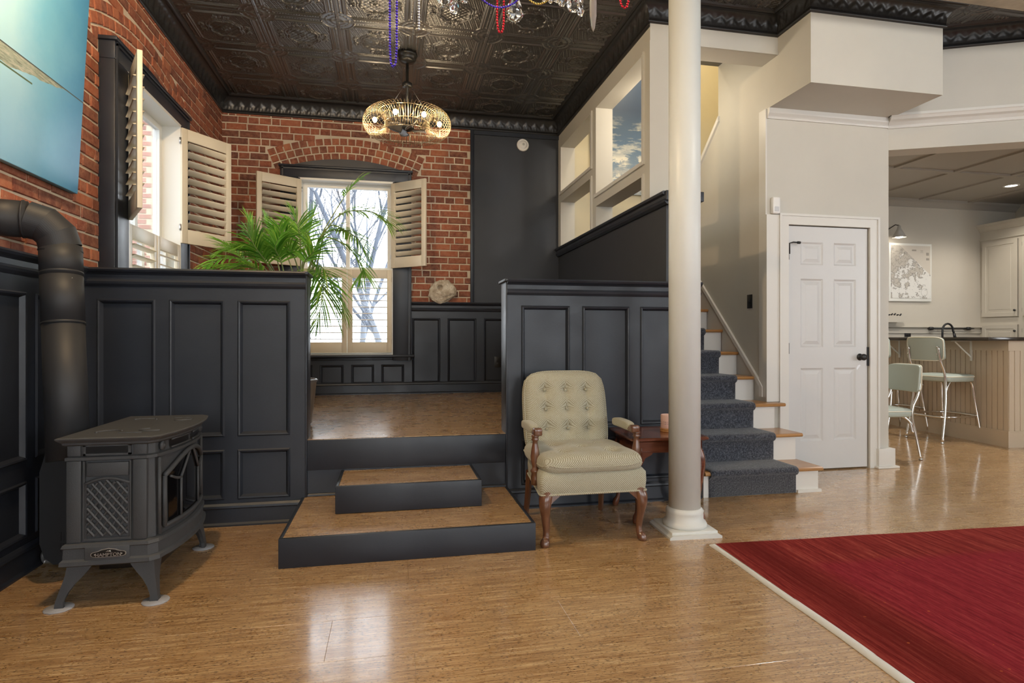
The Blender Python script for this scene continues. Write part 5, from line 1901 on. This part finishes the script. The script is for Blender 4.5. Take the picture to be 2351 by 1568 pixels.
# lamp arms and bulbs
for i, (deg, lit) in enumerate(((-172, 1), (-112, 1), (-62, 1), (-8, 1), (58, 0), (118, 0))):
    a = math.radians(deg)
    c_, s_ = math.cos(a), math.sin(a)
    pts = [(.05 * c_, .05 * s_, -.56), (.11 * c_, .11 * s_, -.545), (.16 * c_, .16 * s_, -.515), (.20 * c_, .20 * s_, -.535), (.235 * c_, .235 * s_, -.572)]
    MB().tube(catmull(pts, 6), .0045, 8).build('lamp_arm', M['brass'], fan)
    MB().tube([(.232 * c_, .232 * s_, -.566), (.262 * c_, .262 * s_, -.600)], .014, 14).build('socket', M['brass'], fan)
    if lit:
        cx, cy, cz = .285 * c_, .285 * s_, -.618
        MB().superq((cx, cy, cz), (.021, .021, .024), (1, 1), 20, 12).build('bulb', M['bulb'], fan)
        wx, wy, wz = 0.142 + .285 * c_, 5.389 + .285 * s_, CEIL - .012 - .618
        point_light('fan_bulb_glow', (wx, wy, wz + .0), 34, (1.0, .78, .5), .024)

# ================================================================ CHANDELIER WITH CRYSTALS AND BEADS (lower edge in view)
cx0, cy0, cz0 = 0.335, 1.65, 2.25
chd = empty('crystal_chandelier', (cx0, cy0, cz0))
tag(chd, 'crystal chandelier hung with coloured bead strands at the top edge', 'chandelier')
MB().tube([(0, 0, .10), (0, 0, CEIL - cz0)], .010, 10).lathe([(0, CEIL - cz0 - .05), (.05, CEIL - cz0 - .04), (.06, CEIL - cz0)], 24).build('stem', M['brass'], chd)
MB().lathe([(0, .03), (.03, .05), (.045, .10), (.03, .16), (.02, .25), (.045, .32), (.02, .38)], 24).build('hub', M['brass'], chd)
MB().tube([(.335 * math.cos(t), .335 * math.sin(t), .085) for t in np.linspace(0, 2 * PI, 65)], .006, 8, cap=False).build('ring', M['brass'], chd)
for i in range(8):
    a = 2 * PI * i / 8 + .2
    c_, s_ = math.cos(a), math.sin(a)
    MB().tube(catmull([(.03 * c_, .03 * s_, .12), (.14 * c_, .14 * s_, .07), (.26 * c_, .26 * s_, .06), (.335 * c_, .335 * s_, .12)], 6), .006, 8).build('arm', M['brass'], chd)
    MB().lathe([(0, .115), (.028, .125), (.03, .13), (.011, .132), (.011, .21), (0, .212)], 16, (.335 * c_, .335 * s_, 0)).build('candle_cup', M['plastic'], chd)
    MB().superq((.335 * c_, .335 * s_, .24), (.014, .014, .03), (1, 1), 12, 8).build('bulb', M['bulb'], chd)
cry = NT('cut_crystal')
cry.set(color=(.97, .98, 1.0), rough=.02, trans=1.0, ior=1.52, spec=.6)
bead_bm = bmesh.new()
bmesh.ops.create_icosphere(bead_bm, subdivisions=2, radius=1.0)
bead_v = [v.co.copy() for v in bead_bm.verts]
bead_f = [[v.index for v in f.verts] for f in bead_bm.faces]
bead_bm.free()


def beads(name, pts, r, mat, gap=2.15):
    P = [Vector(p) for p in pts]
    mb = MB()
    acc, last = 0.0, None
    for a, b in zip(P[:-1], P[1:]):
        L = (b - a).length
        t = 0.0
        while t < L:
            p = a.lerp(b, t / L)
            if last is None or (p - last).length >= r * gap:
                mb.add([tuple(p + v * r) for v in bead_v], bead_f, True)
                last = p
            t += r * .12
    mb.tube([tuple(p) for p in P], r * .18, 4)
    return mb.build(name, mat, chd)


rel = lambda x, z, y=1.65: (x - cx0, y - cy0, z - cz0)
bead = lambda n, c: plain(n, c, .18, metal=.75)
bl, rd, sv, gd = bead('violet_blue_bead', (.09, .05, .55)), bead('red_bead', (.65, .02, .04)), bead('silver_bead', (.55, .57, .66)), bead('gold_bead', (.65, .47, .12))
beads('bead_strand', [rel(-.004, 2.33), rel(-.003, 1.90), rel(-.001, 1.858), rel(.006, 1.842), rel(.0125, 1.858), rel(.015, 1.90), rel(.016, 2.33)], .0036, bl)
beads('bead_strand', [rel(.075, 2.33), rel(.075, 1.953)], .0036, sv)
beads('bead_strand', [rel(.294, 2.33), rel(.293, 2.0), rel(.296, 1.975), rel(.302, 1.968), rel(.309, 1.976), rel(.312, 2.0), rel(.313, 2.33)], .0036, rd)
beads('bead_strand', [rel(.648, 2.33, 1.62), rel(.648, 2.085, 1.62), rel(.653, 2.068, 1.62), rel(.661, 2.063, 1.62), rel(.669, 2.068, 1.62), rel(.674, 2.085, 1.62), rel(.674, 2.33, 1.62)], .0036, rd)
swag = lambda x0, x1, z0, dz, n=10, y=1.62: [rel(x0 + (x1 - x0) * t, z0 - dz * 4 * t * (1 - t), y) for t in np.linspace(0, 1, n)]
beads('bead_swag', swag(.205, .375, 2.085, .062), .0032, bl)
beads('bead_swag', swag(.345, .46, 2.10, .055), .003, gd)
beads('bead_swag', swag(.115, .185, 2.09, .055), .003, gd)
beads('crystal_chain', swag(.195, .305, 2.09, .042, y=1.60), .0062, cry.m, 2.9)
beads('crystal_chain', swag(.365, .50, 2.10, .055, y=1.60), .0062, cry.m, 2.9)


def crystal(x, zb, w, h, y=1.65, rot=0.0):
    prof = [(0, 0), (.30, .05), (.47, .20), (.5, .34), (.40, .55), (.25, .78), (.10, .95), (0, 1.0)]
    n = 8
    v, f = [], []
    for r, z in prof:
        for k in range(n):
            a = 2 * PI * (k + (.5 if int(z * 20) % 2 else 0)) / n
            v.append((r * w * math.cos(a), r * w * .55 * math.sin(a), z * h))
    for i in range(len(prof) - 1):
        for k in range(n):
            k2 = (k + 1) % n
            a, b, c, d = i * n + k, i * n + k2, (i + 1) * n + k2, (i + 1) * n + k
            f += [(a, b, c), (a, c, d)]
    o = MB().add(v, f).build('crystal_drop', cry.m, chd, rel(x, zb, y), (0, 0, rot))
    MB().tube([(0, 0, h), (0, 0, h + max(.01, 2.33 - zb - h))], .0009, 4).build('wire', M['brass'], o)


for args in ((.140, 2.012, .036, .07, 1.63, .3), (.171, 2.014, .042, .08, 1.66, .9), (.200, 2.040, .024, .05, 1.65, .2), (.343, 2.004, .052, .085, 1.65, .1), (.338, 2.055, .045, .08, 1.61, .7),
             (.481, 2.064, .034, .06, 1.65, .5), (.511, 2.044, .040, .078, 1.64, .2), (.541, 2.048, .040, .075, 1.66, 1.0), (.56, 2.08, .035, .06, 1.62, .4), (.10, 2.08, .03, .06, 1.7, .4)):
    crystal(*args)
# long smoky spear drop
sm_ = NT('smoky_quartz'); sm_.set(color=(.62, .52, .46), rough=.12, trans=.55, ior=1.45)
mb = MB()
mb.lathe([(0, 0), (.005, .012), (.0105, .05), (.011, .085), (.008, .12), (0, .14)], 8, smooth=False)
mb.build('spear_drop', sm_.m, chd, rel(.577, 1.999))

# ================================================================ KITCHEN
# ---- breakfast bar: beadboard faces, base, stone top, brackets
bar = empty('breakfast_bar', (6.105, 4.88, 0), math.radians(-5.5))
tag(bar, 'beige beadboard breakfast bar with a dark stone top', 'bar counter')
bx1, by1 = 0.75, 1.98                    # local size
MB().box(0.012, bx1, 0.012, by1, 0, 1.075).build('body', M['beadboard'], bar)


def beadboard(L, z0, z1, pitch=.062):
    mb = MB()
    n = int(L / pitch)
    pitch = L / n
    prof = []
    for i in range(n):
        x = i * pitch
        prof += [(x, -.004), (x + pitch * .10, -.010), (x + pitch * .14, -.004), (x + pitch * .18, -.011), (x + pitch * .99, -.011)]
    P = np.array([[(x, y, z) for x, y in prof] for z in (z0, z1)])
    return mb.grid(P, smooth=False)


o = beadboard(by1, .16, .98).build('beadboard_side', M['beadboard'], bar, (0.012, by1, 0), (0, 0, -PI / 2))
o = beadboard(bx1, .16, .98).build('beadboard_end', M['beadboard'], bar, (0, 0.012, 0), (0, 0, 0))
MB().box(-.016, bx1, -.016, by1, 0, .15).box(-.010, bx1, -.010, by1, .15, .165).build('base_board', M['beadboard'], bar)
MB().box(-.012, bx1, -.012, by1, .975, 1.078).build('frieze_board', M['beadboard'], bar)
MB().box(-.28, bx1 + .03, -.06, by1, 1.078, 1.114, .005).build('stone_top', M['counter'], bar)
for yy in (.42, 1.45):
    MB().box(-.016, -.008, yy - .012, yy + .012, .86, 1.078).box(-.24, -.01, yy - .012, yy + .012, 1.068, 1.076).tube([(-.012, yy, .90), (-.20, yy, 1.066)], .009, 4, smooth=False).build('shelf_bracket', M['sash'], bar)
# ---- lower kitchen counter behind the bar with the tap
kc2 = empty('kitchen_counter', (7.15, 5.9, 0))
MB().box(-.02, .6, -.9, .95, 0, .88).build('body', M['greige'], kc2)
MB().box(-.03, .63, -.92, .97, .88, .92, .004).build('worktop', M['counter'], kc2)
tag(kc2, 'low kitchen counter standing behind the breakfast bar', 'counter')
tap = empty('kitchen_tap', (7.2, 6.62, .92))
tp_ = [(0, 0, 0), (0, 0, .28)] + [(.085 - .085 * math.cos(a), 0, .28 + .095 * math.sin(a)) for a in np.linspace(.2, PI, 12)] + [(.19, 0, .235)]
MB().tube(tp_, .013, 12).build('spout', M['black'], tap)
MB().tube([(.185, 0, .25), (.207, 0, .17)], [.015, .021], 12).build('spray_head', M['black'], tap)
MB().lathe([(.03, 0), (.03, .01), (.018, .02), (.016, .06)], 20).build('base', M['black'], tap)
tag(tap, 'black gooseneck kitchen tap rising behind the bar', 'tap')

# ---- far wall: ledge, rail, shelf, map, sconce
struct(MB().sweep([(0, 1.17), (.018, 1.17), (.018, 1.235), (.035, 1.245), (.05, 1.25), (.05, 1.265), (0, 1.265)], (4.3, 6.9, 0), (8.14, 6.9, 0), (0, -1, 0)).build('trim_8', M['greige']), 'greige ledge moulding on the kitchen far wall')
rl = empty('towel_rail', (7.28, 6.84, 1.235))
MB().tube([(0, 0, 0), (.60, 0, 0)], .010, 10).build('rod', M['black'], rl)
for x in (-.02, .60): MB().lathe([(.006, -.04), (.022, -.03), (.022, .02), (.010, .04), (.007, .08), (0, .10)], 14).build('finial', M['black'], rl, (x, 0, 0), (0, PI / 2, 0))
for x in (.02, .56): MB().box(x - .01, x + .01, 0, .06, -.012, .012).build('bracket', M['black'], rl)
tag(rl, 'black iron towel rail with pointed finials on the kitchen ledge', 'towel rail')
sf = empty('wall_shelf', (6.50, 6.9, 1.40))
MB().prism([(-.36, 0), (.30, 0), (.25, -.035), (.255, -.045), (.20, -.085), (-.36, -.085)], 'y', -.14, 0).recalc().build('shelf_board', M['greige'], sf)
tag(sf, 'small greige moulded wall shelf beside the closet wall', 'shelf')
kn_ = MB()
for q in range(5): kn_.tube([(-.06 + q * .045, 0, .012 + .006 * math.sin(q)), (-.03 + q * .045, .01, .028 - .008 * math.cos(q * 2))], .010, 6)
o = kn_.build('dark_ornament', M['black'], None, (6.62, 6.83, 1.40))
tag(o, 'dark iron ornament lying on the small wall shelf', 'ornament')
mp = empty('framed_map', (6.95, 6.9, 2.0))
MB().box(-.34, .345, -.03, 0, -.395, .395, .003).build('frame', M['sash'], mp)
mm = NT('coastal_chart_print')
v_ = mm.pos((1, 1, 1), 'object')
sp_ = mm.n('SeparateXYZ'); mm.put(sp_.inputs[0], mm.n('TexCoord').outputs['Object'])
diag = mm.math('ADD', mm.math('MULTIPLY', sp_.outputs[0], -.55), mm.math('MULTIPLY', sp_.outputs[2], .85))
nz = mm.noise(v_, 9.0, 7, .72)
land = mm.math('GREATER_THAN', mm.math('ADD', nz, mm.math('MULTIPLY', diag, .2)), .50)
det = mm.ramp(mm.noise(v_, 38, 4, .7), [(.42, (.34, .31, .27)), (.52, (.50, .46, .40)), (.62, (.42, .385, .335))])
edge = mm.math('LESS_THAN', mm.math('ABSOLUTE', mm.math('SUBTRACT', mm.math('ADD', nz, mm.math('MULTIPLY', diag, .2)), .50)), .012)
c_ = mm.mix(land, (.66, .645, .61), det)
c_ = mm.mix(edge, c_, (.14, .13, .12))
blank = mm.math('GREATER_THAN', mm.math('ADD', mm.math('MULTIPLY', sp_.outputs[0], .8), mm.math('MULTIPLY', sp_.outputs[2], 1.0)), .225)
c_ = mm.mix(blank, c_, (.56, .51, .44))
mm.set(color=c_, rough=.5)
MB().box(-.315, .32, -.0335, -.03, -.355, .365).build('chart', mm.m, mp)
ink = plain('chart_ink', (.30, .27, .23), .6)
for (x0, x1, z0, z1) in ((.02, .09, .292, .312), (.155, .20, .297, .303), (.16, .20, .285, .289), (.155, .205, .272, .276), (.25, .295, .235, .275), (.25, .30, .17, .20)):
    MB().box(x0, x1, -.0342, -.0334, z0, z1).build('legend_block', ink, mp)
MB().tube([(.22 + .05 * math.cos(t), -.0336, -.27 + .05 * math.sin(t)) for t in np.linspace(0, 2 * PI, 33)], .0016, 4, cap=False).build('compass_rose', ink, mp)
tag(mp, 'white framed coastal chart on the kitchen wall', 'map')
sc = empty('wall_sconce', (6.62, 6.72, 2.44))
MB().lathe([(.012, .16), (.020, .15), (.024, .12), (.085, 0), (.083, 0), (.02, .115)], 28).build('shade', plain('taupe_shade', (.33, .31, .28), .4), sc)
MB().tube([(0, .18, .14), (0, .06, .18), (0, 0, .16)], .007, 8).build('arm', M['black'], sc)
MB().superq((0, 0, .012), (.045, .045, .02), (1, 1), 18, 10).build('bulb', M['bulb_white'], sc)
tag(sc, 'cone shaded wall sconce glowing above the framed chart', 'wall lamp')
point_light('sconce_glow', (6.62, 6.70, 2.40), 1.6, (1, .92, .8), .03)
dl = empty('recessed_downlight', (7.55, 6.0, 3.0))
MB().lathe([(.085, -.001), (.085, -.008), (.068, -.010), (.060, -.004)], 32).build('trim_ring', M['sash'], dl)
MB().lathe([(0, -.005), (.062, -.005)], 28).build('lens', M['bulb_white'], dl)
tag(dl, 'glowing recessed downlight in the kitchen ceiling', 'downlight')
spot_light('downlight_beam', (7.55, 6.0, 2.97), (7.55, 6.0, 0), 60, (1, .93, .82), 130, .6, .06)

# ---- tall kitchen cabinet
cb = empty('pantry_cabinet', (8.14, 6.9, 0))
MB().box(0, .6, -1.72, 0, 0, 2.60).build('body', M['greige'], cb)
MB().sweep([(0, 2.46), (.016, 2.46), (.016, 2.476), (0, 2.48)], (0, 0, 0), (0, -1.72, 0), (-1, 0, 0)).build('bead_mold', M['greige'], cb)
MB().sweep([(0, 2.585), (.012, 2.585), (.02, 2.60), (.05, 2.64), (.065, 2.65), (.065, 2.685), (0, 2.685)], (0, 0, 0), (0, -1.72, 0), (-1, 0, 0)).build('crown_mold', M['greige'], cb)
for i in range(3):
    y1 = -.045 - i * .545
    y0 = y1 - .49
    for z0, z1, kz in ((1.395, 2.425, 1.475), (.12, 1.285, 1.2)):
        d = MB()
        x = -.02
        d.box(x, 0, y0, y1, z0, z1)
        do = d.build('cabinet_door', M['greige'], cb)
        rings = [(.0, x - .006), (.055, x - .006), (.062, x + .004), (.070, x + .006), (.075, x + .006), (.10, x - .003)]
        v, f = [], []
        for o_, xx in rings: v += [(xx, y1 - o_, z0 + o_), (xx, y0 + o_, z0 + o_), (xx, y0 + o_, z1 - o_), (xx, y1 - o_, z1 - o_)]
        for q in range(len(rings) - 1):
            for k_ in range(4): f.append((q * 4 + k_, q * 4 + (k_ + 1) % 4, q * 4 + 4 + (k_ + 1) % 4, q * 4 + 4 + k_))
        f.append(tuple(range(len(v) - 4, len(v))))
        MB().add(v, f).box(x - .006, x + .004, y0, y0 + .004, z0, z1).build('raised_panel', M['greige'], do)
        MB().lathe([(.006, 0), (.006, .012), (.014, .018), (.014, .026), (0, .030)], 14).build('knob', M['black'], do, (x - .004, y0 + .03, kz), (0, -PI / 2, 0))
        for hz in (z0 + .08, z1 - .08): MB().tube([(-.012, y1 + .006, hz - .025), (-.012, y1 + .006, hz + .025)], .006, 8).build('hinge', M['black'], do)
tag(cb, 'greige raised panel pantry cabinet in the kitchen corner', 'cabinet')


# ---- chrome and mint vinyl bar stool
def stool(name, label, loc, rz, seat_h, group=None):
    e = empty(name, loc, rz)
    cr = M['chrome']
    h = seat_h
    # local +x is forward
    MB().superq((.02, 0, h - .036), (.205, .205, .044), (.35, .30), 40, 14).build('seat', M['vinyl'], e)
    MB().tube([(.02 + .204 * math.copysign(abs(math.cos(t)) ** .3, math.cos(t)), .204 * math.copysign(abs(math.sin(t)) ** .3, math.sin(t)), h - .020) for t in np.linspace(0, 2 * PI, 49)], .006, 6, cap=False).build('seat_piping', M['vinyl_pipe'], e)
    tall = h > .6
    sp = .24 if tall else .215
    for s in (-1, 1):
        # back legs carry up to the backrest
        up = catmull([(-sp - .015, s * .215, .004), (-.20, s * .20, h * .45), (-.175, s * .185, h * .78), (-.185, s * .18, h + .02), (-.235, s * .18, h + .14), (-.262, s * .175, h + .30)], 6)
        MB().tube(up, .0125, 12).build('leg', cr, e)
        fr_ = catmull([(sp + .03, s * .215, .004), (.215, s * .19, h * .55), (.185, s * .175, h - .10), (.10, s * .17, h - .055), (-.06, s * .17, h - .055), (-.15, s * .18, h - .12), (-.178, s * .187, h - .22)], 6)
        MB().tube(fr_, .0125, 12).build('leg', cr, e)
        MB().lathe([(0, 0), (.015, 0), (.016, .012), (.013, .02)], 12, (-sp - .015, s * .215, 0)).build('foot_cap', M['steel'], e)
    if tall:
        ring = [(.262 * math.copysign(abs(math.cos(t)) ** .45, math.cos(t)), .222 * math.copysign(abs(math.sin(t)) ** .45, math.sin(t)), .275) for t in np.linspace(0, 2 * PI, 57)]
        MB().tube(ring, .0115, 10, cap=False).build('foot_ring', cr, e)

    def bowed(x, y, z): return (-.035 * (1 - y * y) - .012 * z, 0, 0)
    b = MB().superq((-.222, 0, h + .275), (.017, .215, .125), (.28, .30), 48, 24, bowed).build('backrest', M['vinyl'], e)
    MB().tube([(-.238 - .035 * (1 - abs(math.cos(t)) ** .6) - .012 * math.sin(t), .214 * math.copysign(abs(math.cos(t)) ** .3, math.cos(t)), h + .275 + .124 * math.copysign(abs(math.sin(t)) ** .3, math.sin(t))) for t in np.linspace(0, 2 * PI, 49)], .006, 6, cap=False).build('back_piping', M['vinyl_pipe'], b)
    for s in (-1, 1):
        for dz in (.22, .30): MB().lathe([(0, .006), (.006, .004), (.008, 0)], 10).build('stud', cr, b, (-.277, s * .172, h + dz), (0, -PI / 2, 0))
    tag(e, label, 'stool' if tall else 'chair', group)


stool('bar_stool', 'mint vinyl and chrome bar stool in full view at the bar', (5.875, 5.40, 0), math.radians(2), .715, 'retro bar stools')
stool('bar_stool', 'mint vinyl and chrome bar stool half hidden by the closet wall', (5.95, 6.12, 0), math.radians(-5), .715, 'retro bar stools')
stool('dining_chair', 'low mint vinyl and chrome chair nearest the closet wall', (4.50, 4.78, 0), math.radians(172), .46)
